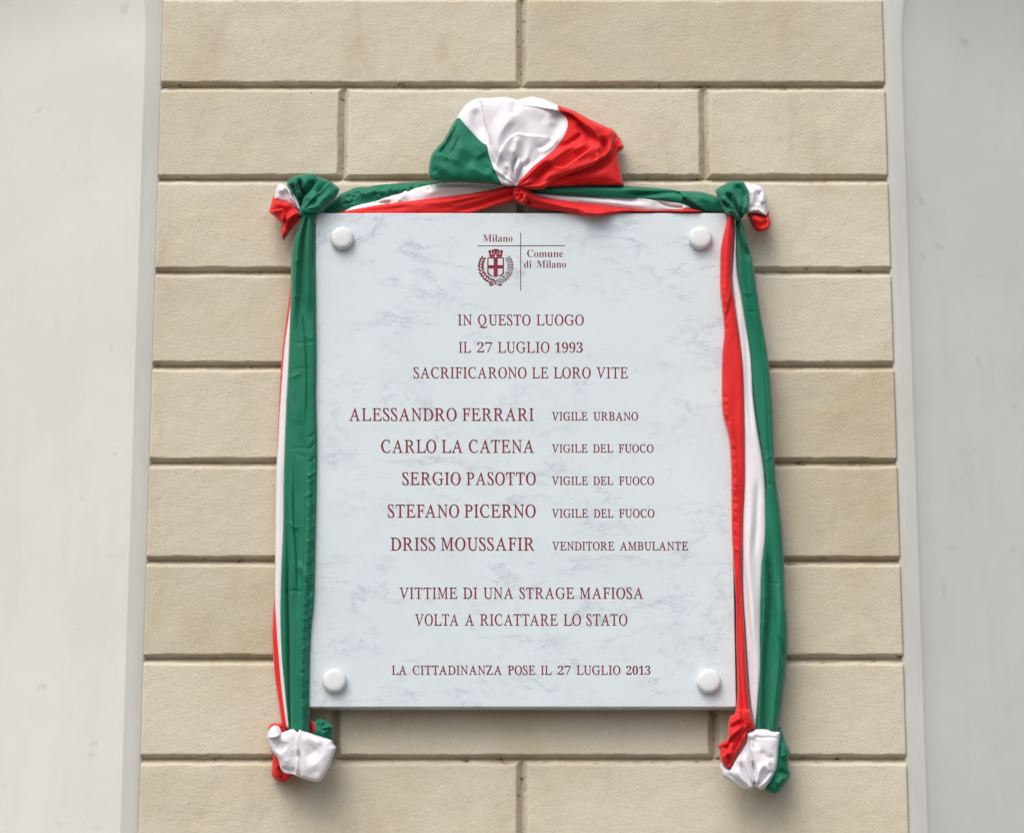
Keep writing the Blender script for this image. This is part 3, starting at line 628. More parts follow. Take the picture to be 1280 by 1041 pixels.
# mural crown: base band and five merlon towers
ink(LC, [(611.9, 321.7), (611.2, 317.4), (610.4, 314.6), (610.7, 313.0), (613.8, 312.8), (614.2, 314.4), (613.9, 318.6), (615.3, 318.4), (614.6, 314.2), (614.3, 312.4), (617.3, 312.0),
         (617.5, 314.2), (617.3, 318.2), (618.2, 317.8), (617.6, 313.6), (617.3, 311.2), (621.9, 311.2), (621.6, 313.6), (621.0, 317.8), (621.9, 318.2), (621.7, 314.2), (621.9, 312.0), (624.9, 312.4),
         (624.6, 314.2), (623.9, 318.4), (625.3, 318.6), (625.0, 314.4), (625.4, 312.8), (628.5, 313.0), (628.8, 314.6), (628.0, 317.4), (627.3, 321.7), (620.5, 321.7), (620.5, 319.4), (619.6, 318.2), (618.7, 319.4), (618.7, 321.7)])


def leaf(cx, cy, ang, ln, wd, hollow):
    o, i = [], []
    for k in range(10):
        a = 2 * math.pi * k / 10
        u, v = math.cos(a) * ln / 2, math.sin(a) * wd / 2 * (1 - 0.3 * math.cos(a))
        c_, s_ = math.cos(ang), math.sin(ang)
        o.append((cx + u * c_ - v * s_, cy + u * s_ + v * c_))
        u, v = u * 0.60, v * 0.34
        i.append((cx + u * c_ - v * s_, cy + u * s_ + v * c_))
    ink(LC, o)
    if hollow:
        ink(LC, i)


def wreath(side):
    # centre line of a branch from the knot under the shield up to its tip
    ctl = [(618.0, 352.6), (611.5, 350.6), (606.0, 346.3), (602.3, 340.5), (600.8, 333.5), (602.0, 326.8), (605.2, 320.8)]
    n = 11
    for i in range(n):
        f = (i + 0.35) / n * (len(ctl) - 1)
        k = min(int(f), len(ctl) - 2)
        u = f - k
        x = ctl[k][0] * (1 - u) + ctl[k + 1][0] * u
        y = ctl[k][1] * (1 - u) + ctl[k + 1][1] * u
        a = math.atan2(ctl[k + 1][1] - ctl[k][1], ctl[k + 1][0] - ctl[k][0])
        wdt = 2.15 if 0 < i < n - 1 else 1.6
        for sg in (-1, 1):
            lx = x + math.cos(a + sg * math.pi / 2) * wdt
            ly = y + math.sin(a + sg * math.pi / 2) * wdt
            la = a + sg * 0.55
            if side > 0:
                lx, la = 2 * 619.6 - lx, math.pi - la
            leaf(lx, ly, la, 5.4, 2.7 if side < 0 else 3.0, side > 0)
wreath(-1)
wreath(1)
ink(LC, [(619.6, 351.6), (621.2, 353.4), (627.6, 355.6), (627.0, 358.2), (625.6, 357.4), (624.6, 357.6), (619.6, 355.2), (614.6, 357.6), (613.6, 357.4), (612.2, 358.2), (611.6, 355.6), (618.0, 353.4)])


def build_plaque():
    outline = rrect(PX0 + 0.0014, PX1 - 0.0014, BLz + 0.0014, TLz - 0.0014, 0.0045, 0.0015)
    co, ed = [], []
    S = 100.0

    def add(loop):
        n0 = len(co)
        for x, z in loop:
            co.append(Vector((x * S, (z - 2.7) * S)))
        m = len(loop)
        ed.extend((n0 + i, n0 + (i + 1) % m) for i in range(m))
    add(outline)
    for _, L in LOOPS:
        add(L)
    vs, es, fs, *_r = delaunay_2d_cdt(co, ed, [], 1, 1e-6)
    A = np.array([(v.x / S, v.y / S + 2.7) for v in vs])
    Fa = [f for f in fs]
    cen = np.array([A[list(f)].mean(0) for f in Fa])
    par = np.zeros(len(Fa), int)
    own = -np.ones(len(Fa), int)
    for li, L in LOOPS:
        L = np.array(L)
        lo, hi = L.min(0), L.max(0)
        c = np.where((cen[:, 0] >= lo[0]) & (cen[:, 0] <= hi[0]) & (cen[:, 1] >= lo[1]) & (cen[:, 1] <= hi[1]))[0]
        if not len(c):
            continue
        p = cen[c]
        a, b = L, np.roll(L, -1, 0)
        cr = np.zeros(len(c), int)
        for (ax, az), (bx, bz) in zip(a, b):
            if az == bz:
                continue
            m = ((az <= p[:, 1]) != (bz <= p[:, 1])) & (p[:, 0] < ax + (p[:, 1] - az) * (bx - ax) / (bz - az))
            cr += m
        ins = c[cr % 2 == 1]
        par[ins] ^= 1
        own[ins] = li
    out = np.array(outline)
    # slab: front with the letters cut out, rounded rim, back
    V = [(x, PF, z) for x, z in A]
    fr = []
    for i, f in enumerate(Fa):
        if par[i] == 0:
            x1_, z1_ = A[f[1]] - A[f[0]]
            x2_, z2_ = A[f[2]] - A[f[0]]
            fr.append(f if x1_ * z2_ - z1_ * x2_ > 0 else f[::-1])
    n0 = len(V)
    m = len(outline)
    cx, cz = (PX0 + PX1) / 2, (BLz + TLz) / 2
    # index of outline vertices in A (nearest)
    ring0 = [int(np.argmin(((A - np.array(p)) ** 2).sum(1))) for p in outline]
    rings = [ring0]
    base_r = [(0.0005, 0.00008), (0.0010, 0.0005), (0.00135, 0.0011), (0.0014, 0.0020)]
    nrm = []
    for i in range(m):
        a, b = outline[i - 1], outline[(i + 1) % m]
        t = Vector((b[0] - a[0], b[1] - a[1])).normalized()
        nrm.append((t.y, -t.x))
    for off_, dy in base_r + [(0.0014, PB - PF - 0.001), (0.0006, PB - PF)]:
        r = []
        for i in range(m):
            r.append(len(V))
            V.append((outline[i][0] + nrm[i][0] * off_, PF + dy, outline[i][1] + nrm[i][1] * off_))
        rings.append(r)
    for a, b in zip(rings, rings[1:]):
        for i in range(m):
            fr.append((a[i], b[i], b[(i + 1) % m], a[(i + 1) % m]))
    fr.append(tuple(rings[-1][::-1]))
    slab = mesh_obj('slab', V, fr, M_MARBLE, plaque, False)
    me = slab.data
    sm = [False] * len(me.polygons)
    nf = len([1 for i in range(len(Fa)) if par[i] == 0])
    for i in range(nf, len(sm) - 1):
        sm[i] = True
    me.polygons.foreach_set('use_smooth', sm)
    # letters: sunk, painted floors and their walls
    names = {LG: 'heading_line', LG + 1: 'heading_line', LG + 2: 'heading_line', LH: 'ruled_cross', LC: 'coat_of_arms'}
    DEP = 0.0008
    for li in sorted(set(own[own >= 0])):
        idx = [i for i in range(len(Fa)) if par[i] == 1 and own[i] == li]
        vm, V2, F2, cnt = {}, [], [], {}
        for i in idx:
            f = Fa[i]
            x1_, z1_ = A[f[1]] - A[f[0]]
            x2_, z2_ = A[f[2]] - A[f[0]]
            if x1_ * z2_ - z1_ * x2_ < 0:
                f = f[::-1]
            q = []
            for v_ in f:
                if v_ not in vm:
                    vm[v_] = len(V2)
                    V2.append((A[v_][0], PF + DEP, A[v_][1]))
                q.append(vm[v_])
            F2.append(tuple(q))
            for k in range(3):
                e = (f[k], f[(k + 1) % 3])
                if (e[1], e[0]) in cnt:
                    del cnt[(e[1], e[0])]
                else:
                    cnt[e] = 1
        for (a, b) in cnt:
            n1 = len(V2)
            V2 += [(A[a][0], PF + 0.00002, A[a][1]), (A[b][0], PF + 0.00002, A[b][1])]
            F2.append((vm[a], n1, n1 + 1, vm[b]))
        mesh_obj(names.get(li, 'inscription_line'), V2, F2, M_INK, plaque, False)


build_plaque()


def stud(px, py, r=0.0148):
    c = P(px, py, PF - 0.010)
    n = 40
    prof = [(0.86, 0.0), (0.97, -0.0015), (1.0, -0.004), (1.0, -0.0075), (0.97, -0.0105), (0.90, -0.0128), (0.80, -0.0140), (0.66, -0.0146), (0.45, -0.0149), (0.2, -0.0150)]
    V, Fc = [], []
    for (a, y) in prof:
        for i in range(n):
            t = 2 * math.pi * i / n
            V.append((c[0] + r * a * math.cos(t), PF + 0.0002 + y * 0.72, c[2] + r * a * math.sin(t)))
    for j in range(len(prof) - 1):
        for i in range(n):
            a, b = j * n + i, j * n + (i + 1) % n
            Fc.append((a, b, b + n, a + n))
    V.append((c[0], PF + 0.0002 - 0.0151 * 0.72, c[2]))
    k = (len(prof) - 1) * n
    for i in range(n):
        Fc.append((k + i, k + (i + 1) % n, len(V) - 1))
    o = mesh_obj('fixing_stud', V, Fc, M_STUD, plaque)
    # stand-off pin between slab and wall
    V, Fc = [], []
    for y in (PB - 0.0005, 0.004):
        for i in range(16):
            t = 2 * math.pi * i / 16
            V.append((c[0] + 0.006 * math.cos(t), y, c[2] + 0.006 * math.sin(t)))
    Fc = [(i, (i + 1) % 16, 16 + (i + 1) % 16, 16 + i) for i in range(16)]
    mesh_obj('pin', V, Fc, M_STUD, o)


for (x, y) in ((427.3, 296.3), (875.8, 296.3), (417.8, 849.5), (886.3, 850.3)):
    stud(x, y)

# ------------------------------------------------------------------ folded cloth
def catmull(pts, step=1.3, closed=True):
    P_ = np.array(pts, float)
    n = len(P_)
    out = []
    rng = range(n) if closed else range(n - 1)
    for i in rng:
        if closed:
            p0, p1, p2, p3 = P_[i - 1], P_[i], P_[(i + 1) % n], P_[(i + 2) % n]
        else:
            p0, p1, p2, p3 = P_[max(i - 1, 0)], P_[i], P_[i + 1], P_[min(i + 2, n - 1)]
        L = np.linalg.norm(p2 - p1)
        k = max(1, int(round(L / step)))
        # tangents limited by the segment length: no overshoot beside short edges
        t1, t2 = (p2 - p0) / 2, (p3 - p1) / 2
        for t in (t1, t2):
            m = np.linalg.norm(t)
            if m > L:
                t *= L / m
        # sharp corners stay corners
        def ang(a, b):
            la, lb = np.linalg.norm(a), np.linalg.norm(b)
            return 1 if la < 1e-6 or lb < 1e-6 else float(np.dot(a, b) / la / lb)
        if ang(p1 - p0, p2 - p1) < 0.35:
            t1 = (p2 - p1) * 1.0
        if ang(p2 - p1, p3 - p2) < 0.35:
            t2 = (p2 - p1) * 1.0
        for j in range(k):
            s = j / k
            out.append((2 * s**3 - 3 * s**2 + 1) * p1 + (s**3 - 2 * s**2 + s) * t1 + (-2 * s**3 + 3 * s**2) * p2 + (s**3 - s**2) * t2)
    if not closed:
        out.append(P_[-1])
    return np.array(out)


def near_poly(X, L, closed):
    """distance, signed side (+ = right of travel as seen in the picture, y down) and arc fraction of the nearest point"""
    A = L
    B = np.roll(L, -1, 0) if closed else L[1:]
    A = A if closed else L[:-1]
    d = B - A
    ll = (d ** 2).sum(1)
    ll[ll == 0] = 1e-9
    cum = np.concatenate([[0], np.cumsum(np.sqrt(ll))])
    best = np.full(len(X), 1e9)
    side = np.zeros(len(X))
    arc = np.zeros(len(X))
    for i in range(len(A)):
        r = X - A[i]
        t = np.clip((r @ d[i]) / ll[i], 0, 1)
        q = r - t[:, None] * d[i]
        dd = (q ** 2).sum(1)
        m = dd < best
        best[m] = dd[m]
        side[m] = np.sign(d[i][0] * r[m, 1] - d[i][1] * r[m, 0])
        arc[m] = (cum[i] + t[m] * math.sqrt(ll[i])) / cum[-1]
    return np.sqrt(best), side, arc


def inside(X, L):
    c = np.zeros(len(X), int)
    for (ax, az), (bx, bz) in zip(L, np.roll(L, -1, 0)):
        if az == bz:
            continue
        c += ((az <= X[:, 1]) != (bz <= X[:, 1])) & (X[:, 0] < ax + (X[:, 1] - az) * (bx - ax) / (bz - az))
    return c % 2 == 1


FOLD = 1.3


def sst(x):
    x = np.clip(x, 0, 1)
    return x * x * (3 - 2 * x)


def cloth(parent, outline, colours, base, thick, wid, strokes=(), fans=(), grid=1.3, wr=0.5, wrs=0.10, names=None, step=1.3, seed=0.0, aniso=(1, 1), rnd=0.5):
    """a folded piece of cloth: outline traced on the photograph, real depth from the wall (mm), folds raised by strokes.
    colours: [(colour, polygon or None)], first match wins"""
    O = catmull(outline, step)
    lo, hi = O.min(0), O.max(0)
    gx = np.arange(lo[0], hi[0], grid)
    gy = np.arange(lo[1], hi[1], grid * 0.88)
    XX, YY = np.meshgrid(gx, gy)
    XX[1::2] += grid / 2
    X = np.stack([XX.ravel(), YY.ravel()], 1)
    X = X[inside(X, O)]
    d, _, _ = near_poly(X, O, True)
    X = X[d > 0.45 * grid]
    polys = []
    for c, poly in colours:
        polys.append((c, None if poly is None else catmull(poly, step)))
    co = [Vector(p) for p in O]
    ed = [(i, (i + 1) % len(O)) for i in range(len(O))]
    for c, poly in polys:
        if poly is None:
            continue
        n0 = len(co)
        co += [Vector(p) for p in poly]
        ed += [(n0 + i, n0 + (i + 1) % len(poly)) for i in range(len(poly))]
        dd, _, _ = near_poly(X, poly, True)
        X = X[dd > 0.4 * grid]
    co += [Vector(p) for p in X]
    vs, es, fs, *_r = delaunay_2d_cdt(co, ed, [], 0, 1e-5)
    A = np.array([(v.x, v.y) for v in vs])
    T = np.array([f for f in fs if len(f) == 3])
    cen = A[T].mean(1)
    keep = inside(cen, O)
    T, cen = T[keep], cen[keep]
    d, _, _ = near_poly(A, O, True)
    d[d < 0.02] = 0
    k = np.clip(d / wid, 0, 1)
    k2 = np.clip(d / 3.6, 0, 1)
    prof = 0.42 * np.sqrt(np.maximum(0, 1 - (1 - k) ** 2)) + 0.58 * np.sqrt(np.maximum(0, 1 - (1 - k2) ** 2))
    em = sst(d / 3.0)
    H = thick * prof
    for st in strokes:
        kind, pts, amp, sw = st[:4]
        amp *= FOLD
        opt = st[4] if len(st) > 4 else ''
        L = catmull(pts, 3.0, False)
        dd, sg, ar = near_poly(A, L, False)
        wgt = np.ones(len(A))
        if 'a' not in opt:
            wgt *= sst(ar / 0.3)
        if 'b' not in opt:
            wgt *= sst((1 - ar) / 0.3)
        if kind == 'r':            # ridge (or valley when amp < 0)
            h = amp * (0.65 * np.maximum(0, 1 - dd / (1.9 * sw)) ** 1.2 + 0.35 * np.exp(-(dd / sw) ** 2))
        elif kind == 'p':          # pinched crest: sharp at the line
            h = amp * np.exp(-dd / sw)
        else:                      # 's': one side lies over the other (right of travel is on top when amp > 0)
            sdv = dd * sg
            up = sst((sdv + 0.9) / 1.8)
            h = amp * (up * np.exp(-np.maximum(sdv, 0) / sw) - 0.35 * (1 - up) * np.exp(sdv / (sw * 0.6)))
        H += h * wgt * em
    for (cx, cy, amp, n, ph, r0, r1) in fans:
        rx, ry = A[:, 0] - cx, A[:, 1] - cy
        r = np.hypot(rx, ry)
        a = np.arctan2(ry, rx)
        f = np.sin(n * a + ph) + 0.5 * np.sin(n * 1.7 * a + ph * 2.1 + r * 0.02)
        H += amp * f * sst(r / r0) * np.exp(-(r / r1) ** 2) * em
    if wr:
        nz = np.array([noise.noise(Vector((p[0] * wrs * aniso[0], p[1] * wrs * aniso[1], seed))) + 0.6 * abs(noise.noise(Vector((p[0] * wrs * 2.1 * aniso[0], p[1] * wrs * 2.1 * aniso[1], seed + 5)))) for p in A])
        cr_ = np.array([noise.voronoi(Vector((p[0] * wrs * 0.55 * aniso[0], p[1] * wrs * 0.55 * aniso[1], seed + 2)))[0][0] for p in A])
        H += (0.7 * wr * nz + 1.5 * wr * np.sqrt(cr_ ** 2 + 0.05)) * em
    H = np.maximum(H, -base + 4.0)
    W = Pn(A[:, 0], A[:, 1], -(base + H) / 1000.0)
    WB = Pn(A[:, 0], A[:, 1], np.full(len(A), -base / 1000.0) + np.minimum(prof, 1) * min(2.0, base * 0.2) / 1000.0)
    colr = np.full(len(T), -1)
    for i, (c, poly) in enumerate(polys):
        m = (colr < 0) & (inside(cen, poly) if poly is not None else True)
        colr[m] = i
    rimset = set(np.where(d == 0)[0].tolist())
    for i, (c, poly) in enumerate(polys):
        tr = T[colr == i]
        if not len(tr):
            continue
        vm, V, Fc = {}, [], []

        def gi(v, back):
            if back and v in rimset:
                back = False
            key = (v, back)
            if key not in vm:
                vm[key] = len(V)
                V.append(tuple(WB[v] if back else W[v]))
            return vm[key]
        for t in tr:
            a, b, c2 = A[t]
            cr = (b[0] - a[0]) * (c2[1] - a[1]) - (b[1] - a[1]) * (c2[0] - a[0])
            q = t if cr < 0 else t[::-1]      # picture y runs down
            Fc.append(tuple(gi(int(v), False) for v in q))
            Fc.append(tuple(gi(int(v), True) for v in q[::-1]))
        mesh_obj((names[i] if names else c + '_band'), V, Fc, TRI[c], parent)
    return A, H + base


def band(left, right):
    return list(left) + list(right)[::-1]


def stitches(parent, pts, base, gap=2.3, mat=None, field=None):
    """row of stitches along a seam: short thread bars"""
    L = catmull(pts, gap, False)
    V, Fc = [], []
    if field:
        hs = [field[1][int(np.argmin(((field[0] - p) ** 2).sum(1)))] + 0.15 for p in L]
    else:
        hs = [base] * len(L)
    for i in range(0, len(L) - 1, 2):
        a, b = L[i], L[i + 1]
        A3, B3 = Vector(P(a[0], a[1], -hs[i] / 1000)), Vector(P(b[0], b[1], -hs[i + 1] / 1000))
        t = (B3 - A3).normalized()
        s = t.cross(Vector((0, 1, 0))).normalized() * 0.00035
        u = Vector((0, -0.0006, 0))
        n = len(V)
        V += [A3 - s, A3 + s, A3 + u, B3 - s, B3 + s, B3 + u]
        Fc += [(n, n + 3, n + 5, n + 2), (n + 1, n + 2, n + 5, n + 4), (n, n + 2, n + 1), (n + 3, n + 4, n + 5)]
    return mesh_obj('seam_stitching', V, Fc, mat or M_THREAD, parent, False)


# ---- left hanging drape
ld = empty('hanging_drape', P(375, 600, -0.03), 'green-fronted tricolour cloth hanging down the left edge of the marble plaque', 'drape', 'tricolour cloths hanging beside the plaque')
red_l = [(366, 318), (362.2, 362), (358, 397), (353.3, 435), (350, 476), (348.3, 517), (346.5, 560), (345.5, 650), (344.2, 700), (343, 742), (341, 770), (340.3, 790), (341, 815), (343.6, 846), (348.6, 880), (352.5, 912)]
red_r = [(376, 318), (374, 362), (372, 397), (370, 435), (368, 476), (366, 560), (362, 650), (360, 720), (360, 790), (362, 846), (364, 880), (366, 912)]
cloth(ld, band(red_l, red_r), [('red', None)], 6, 7, 7, strokes=[], wr=1.0, wrs=0.05, aniso=(2.5, 0.5), grid=1.7)
wh_l = [(370, 330), (364, 370), (360.5, 397), (356, 430), (353.3, 460), (350, 510), (347, 560), (345.2, 590), (344.2, 654), (343.6, 721), (343.8, 758), (347.2, 812), (352.2, 866), (358, 910)]
wh_r = [(380, 330), (376, 370), (374, 400), (371, 460), (368, 560), (366, 654), (364, 720), (364, 790), (366, 846), (368, 880), (369, 910)]
cloth(ld, band(wh_l, wh_r), [('white', None)], 12.5, 8.5, 8, wr=0.8, wrs=0.04, aniso=(2.5, 0.4), grid=1.7)
gr_l = [(378.5, 266), (376.5, 276), (371, 290), (367.2, 300), (364.4, 316), (363.6, 340), (363.2, 365), (362, 406), (360, 460), (357.4, 508), (354.4, 595), (353.6, 654), (351.2, 716), (350.4, 772), (352.2, 822), (357, 873), (361.5, 918)]
gr_r = [(390, 266), (392.5, 276), (394, 290), (394.5, 302), (394.9, 320), (395.6, 360), (396, 400), (396.4, 450), (396, 495), (397, 545), (396.9, 587), (395.7, 654), (394.7, 700), (393.4, 752), (390, 785), (388.2, 826), (387.4, 880), (386.4, 918)]
S = [
    ('r', [(381, 270), (373.5, 300), (369, 350), (368, 420)], 4.5, 3.0, 'a'),
    ('r', [(384.5, 270), (379.5, 300), (377, 345), (376, 400)], -5, 2.4, 'a'),
    ('r', [(387, 270), (385.5, 300), (385, 345), (386, 400)], 4.5, 3.0, 'a'),
    ('r', [(390, 274), (390.5, 310), (391, 350)], -4, 2.0, 'a'),
    ('s', [(360.2, 690), (361, 740), (362.2, 800), (363, 860), (364, 918)], -7.5, 9, 'b'),
    ('r', [(359.5, 540), (359.2, 620), (360.5, 715), (362, 790), (363, 860), (364.5, 918)], -3.6, 2.2, 'b'),
    ('s', [(382, 575), (381, 660), (377, 760), (376, 840), (376, 918)], -2.6, 9, 'b'), ('s', [(366, 575), (366, 640), (370, 700), (371, 760)], 2.0, 14),
    ('r', [(388, 560), (386, 640), (384, 700), (379, 760), (377, 840), (377, 918)], 3.5, 7, 'b'),
    ('r', [(392.5, 520), (391.5, 600), (389.5, 700), (386, 780), (384, 860), (383, 915)], -2.6, 2.4, 'b'),
    ('s', [(372, 352), (380, 415), (383, 480), (380, 545)], 1.5, 16),
    ('r', [(364, 427), (380, 429), (395, 425)], -0.5, 1.8),
    ('r', [(362, 462), (378, 460), (395, 464)], -0.35, 1.6),
    ('r', [(358, 561), (376, 560), (394, 563)], -0.45, 1.6),
    ('r', [(352, 742), (368, 738), (382, 741)], -0.7, 1.8),
    ('r', [(370, 700), (384, 722), (388, 738)], 2.2, 4),
    ('r', [(367, 500), (372, 530), (380, 556)], 1.2, 4),
]
for i in range(26):            # puckered hem along the plaque side
    y = 545 + i * 14 + random.uniform(-4, 4)
    x = float(np.interp(y, [p[1] for p in gr_r], [p[0] for p in gr_r]))
    S.append(('r', [(x - 2, y - 4), (x - 7, y + random.uniform(2, 5)), (x - 12 - random.random() * 4, y + 5)], random.choice([-1, 1]) * random.uniform(0.7, 1.5), 1.8))
for i in range(12):
    y = 330 + i * 46 + random.uniform(-12, 12)
    x = random.uniform(366, 388)
    a = random.uniform(-0.9, 0.9)
    S.append(('r', [(x - 9, y - 9 * a), (x, y + 2), (x + 9, y + 9 * a + random.uniform(-3, 3))], random.uniform(-1.1, 1.1), 2.2))
cloth(ld, band(gr_l, gr_r), [('green', None)], 27, 13, 9, strokes=S, wr=0.8, wrs=0.045, aniso=(1.8, 0.7), grid=1.5)

# upper-left knot
S = [
    ('r', [(374, 221), (375, 234), (379, 244), (377, 256)], -10, 3.0, 'b'),
    ('r', [(364.5, 228), (369, 239), (374, 250)], -5, 2.4, 'b'),
    ('r', [(369, 221.5), (372.4, 234), (376, 248)], 4, 2.4),
    ('s', [(395.3, 219.4), (396.6, 228), (392, 235), (386, 241), (379, 249), (376, 259)], -8, 9, 'ab'),
    ('r', [(392, 224), (389, 233), (382, 242)], -5, 3.4, 'b'),
    ('s', [(411.5, 227.5), (405, 234), (399.4, 240.6), (393.4, 241.5)], -4.5, 7, 'a'),
    ('r', [(419, 238), (406, 248), (394, 258)], 3, 5),
    ('r', [(380, 262), (392, 262), (404, 255)], 4, 5),
    ('r', [(384, 252), (390, 248), (398, 244)], 3, 4),
    ('r', [(377, 268), (388, 268), (398, 262)], -3.5, 2.6),
]
cloth(ld, [(358.3, 230), (361.7, 224.2), (366, 221), (372.3, 219), (377, 218.4), (381.9, 217.3), (388, 217.3), (393.4, 218.2), (399.2, 221.6), (406, 223.8), (413.6, 227), (419, 231), (424.8, 235.7), (423, 241), (420.3, 246.3), (413, 254), (406.8, 261.7), (402, 266), (397.2, 269.4), (391.5, 273.9), (383.8, 275), (377, 272.2), (373.5, 264.6), (373, 257.8), (368.5, 246.3), (362.5, 237.7)],
      [('green', None)], 21, 24, 13, strokes=S, fans=[(377, 264, 1.6, 13, 0.5, 9, 40)], wr=1.0, wrs=0.09, grid=1.15, names=['green_knot'])
cloth(ld, [(346.9, 232.5), (349.2, 230.0), (354, 230.6), (358.8, 232.6), (365.5, 237), (369, 241.5), (372, 247.3), (376.5, 258.8), (374.5, 265), (369, 260), (362, 255), (352, 253), (342.6, 249.5), (344.2, 238.6)],
      [('white', None)], 19, 14, 9, strokes=[('s', [(356, 234), (361, 241), (363, 248), (370, 257), (374, 263)], -6, 6, 'b'), ('r', [(363, 239), (368, 248), (373, 259)], -3.5, 1.8, 'b'), ('r', [(347, 236), (352, 238), (357, 238)], 3, 3)], wr=0.8, grid=1.1, names=['white_knot'])
cloth(ld, [(341.8, 245.0), (344.4, 248.4), (353, 250), (364.6, 252.6), (369.6, 259), (375, 265.5), (377, 270.3), (374, 276), (368.4, 282), (363.5, 288), (358.8, 295.5), (354.3, 300.6), (352, 297), (350.5, 293.2), (351.4, 288), (352.6, 282.8), (349, 277), (344.4, 272.2), (336.3, 265), (337.4, 260), (338.6, 255.9), (340, 250)],
      [('red', None)], 16, 20, 11, strokes=[('s', [(338.6, 264.8), (346, 262.4), (353.6, 261.4), (356.2, 267), (355, 275), (353.6, 283)], 6, 7, 'a'),
                                            ('r', [(374, 266), (367, 268), (361, 273), (356, 278)], 6, 3.4, 'a'), ('r', [(372, 272), (364, 281), (358, 291)], -4, 3), ('r', [(342, 252), (352, 256), (366, 258)], 4, 4.5), ('r', [(350, 281), (354, 287), (354, 296)], 4, 3)],
      wr=1.0, wrs=0.1, grid=1.1, names=['red_knot'])

# lower-left knot
cloth(ld, [(386, 897), (390.7, 899.5), (395, 897.6), (401.5, 896.9), (408.5, 900.5), (416.3, 907), (416.2, 914), (414.6, 925), (404, 927), (392, 920), (388, 910)],
      [('red', [(380, 892), (389.5, 897), (391.4, 900.6), (394.6, 909.8), (388, 920), (380, 915)]), ('green', None)], 11, 20, 9,
      strokes=[('p', [(416, 907.2), (407, 909.5), (400, 913), (393, 915)], 5, 2.2, 'a'), ('p', [(413, 911), (406, 914), (402, 919)], 5, 1.8), ('r', [(414, 910), (405, 911.5), (397, 913)], -4, 1.6), ('r', [(398, 899), (406, 904)], 3, 4)], wr=0.6, grid=1.1, names=['red_loop', 'green_loop'])
cloth(ld, [(335, 911), (338.8, 904.4), (344, 903.2), (350.4, 903.7), (354, 899.4), (358, 912), (372, 925), (376, 950), (376, 966), (366, 970.5), (359, 974.5), (353, 977.5), (345, 974.5), (341, 971), (339, 966.3), (340.3, 954), (341.4, 944.7), (338, 935), (336, 922)],
      [('red', None)], 7, 13, 11, strokes=[('r', [(342, 955), (346, 965), (350, 974)], 4, 3.4), ('r', [(348, 956), (353, 966), (357, 974)], -3.5, 3), ('r', [(338, 909), (346, 907), (353, 906)], 3, 3)], wr=1.0, grid=1.2, names=['red_knot'])
S = [
    ('s', [(374.8, 911), (371, 921), (369.6, 932), (369, 950), (369.4, 968)], -6.5, 12, 'ab'),
    ('s', [(373.6, 934), (376.2, 943), (377.6, 955), (376.6, 972)], -4, 10, 'b'),
    ('s', [(352, 915), (348, 920), (341, 922), (335, 922)], 6, 6, 'a'),
    ('r', [(351, 924), (350, 931), (357, 938)], -3.0, 6),
    ('r', [(343, 935), (353, 947), (366, 955)], 2.2, 6),
    ('r', [(366, 962), (358, 962), (352, 957)], -2.5, 2.2, 'a'),
    ('r', [(345, 908), (349, 913), (349, 919)], -3, 1.8),
    ('r', [(380, 962), (396, 954), (410, 938)], 1.6, 7),
    ('r', [(378, 919), (390, 924), (404, 931)], 2.0, 5),
    ('r', [(380, 944), (390, 941), (398, 934)], -2.0, 6),
    ('r', [(382, 971), (392, 965), (402, 963)], -1.0, 5),
    ('r', [(371.5, 945), (372, 955), (372.4, 966)], 2.5, 1.5),
]
cloth(ld, [(333.4, 921.2), (334.6, 915.5), (336.9, 911), (340, 907.7), (343.6, 906.2), (347.4, 907), (350.4, 909.6), (352.2, 915.4), (358, 913.2), (363.8, 910.8), (369, 909.8), (374.6, 910.2), (384, 914), (393.4, 917.6), (404, 921), (414.3, 924.6), (416.3, 929), (420.2, 934), (418, 941), (414.9, 948.8), (413.4, 954.5), (410.9, 959.5), (407.5, 966.5), (402.8, 973), (399.6, 976), (396.1, 977.1), (386, 975), (377.3, 972.3), (370.5, 969.6), (366.5, 967.8), (357, 966.6), (353, 963.6), (350.4, 959.5), (348.3, 950), (345, 944.6), (339.6, 938), (336.4, 930)],
      [('white', None)], 32, 17, 13, strokes=S, wr=0.7, wrs=0.07, grid=1.15, names=['white_knot'])

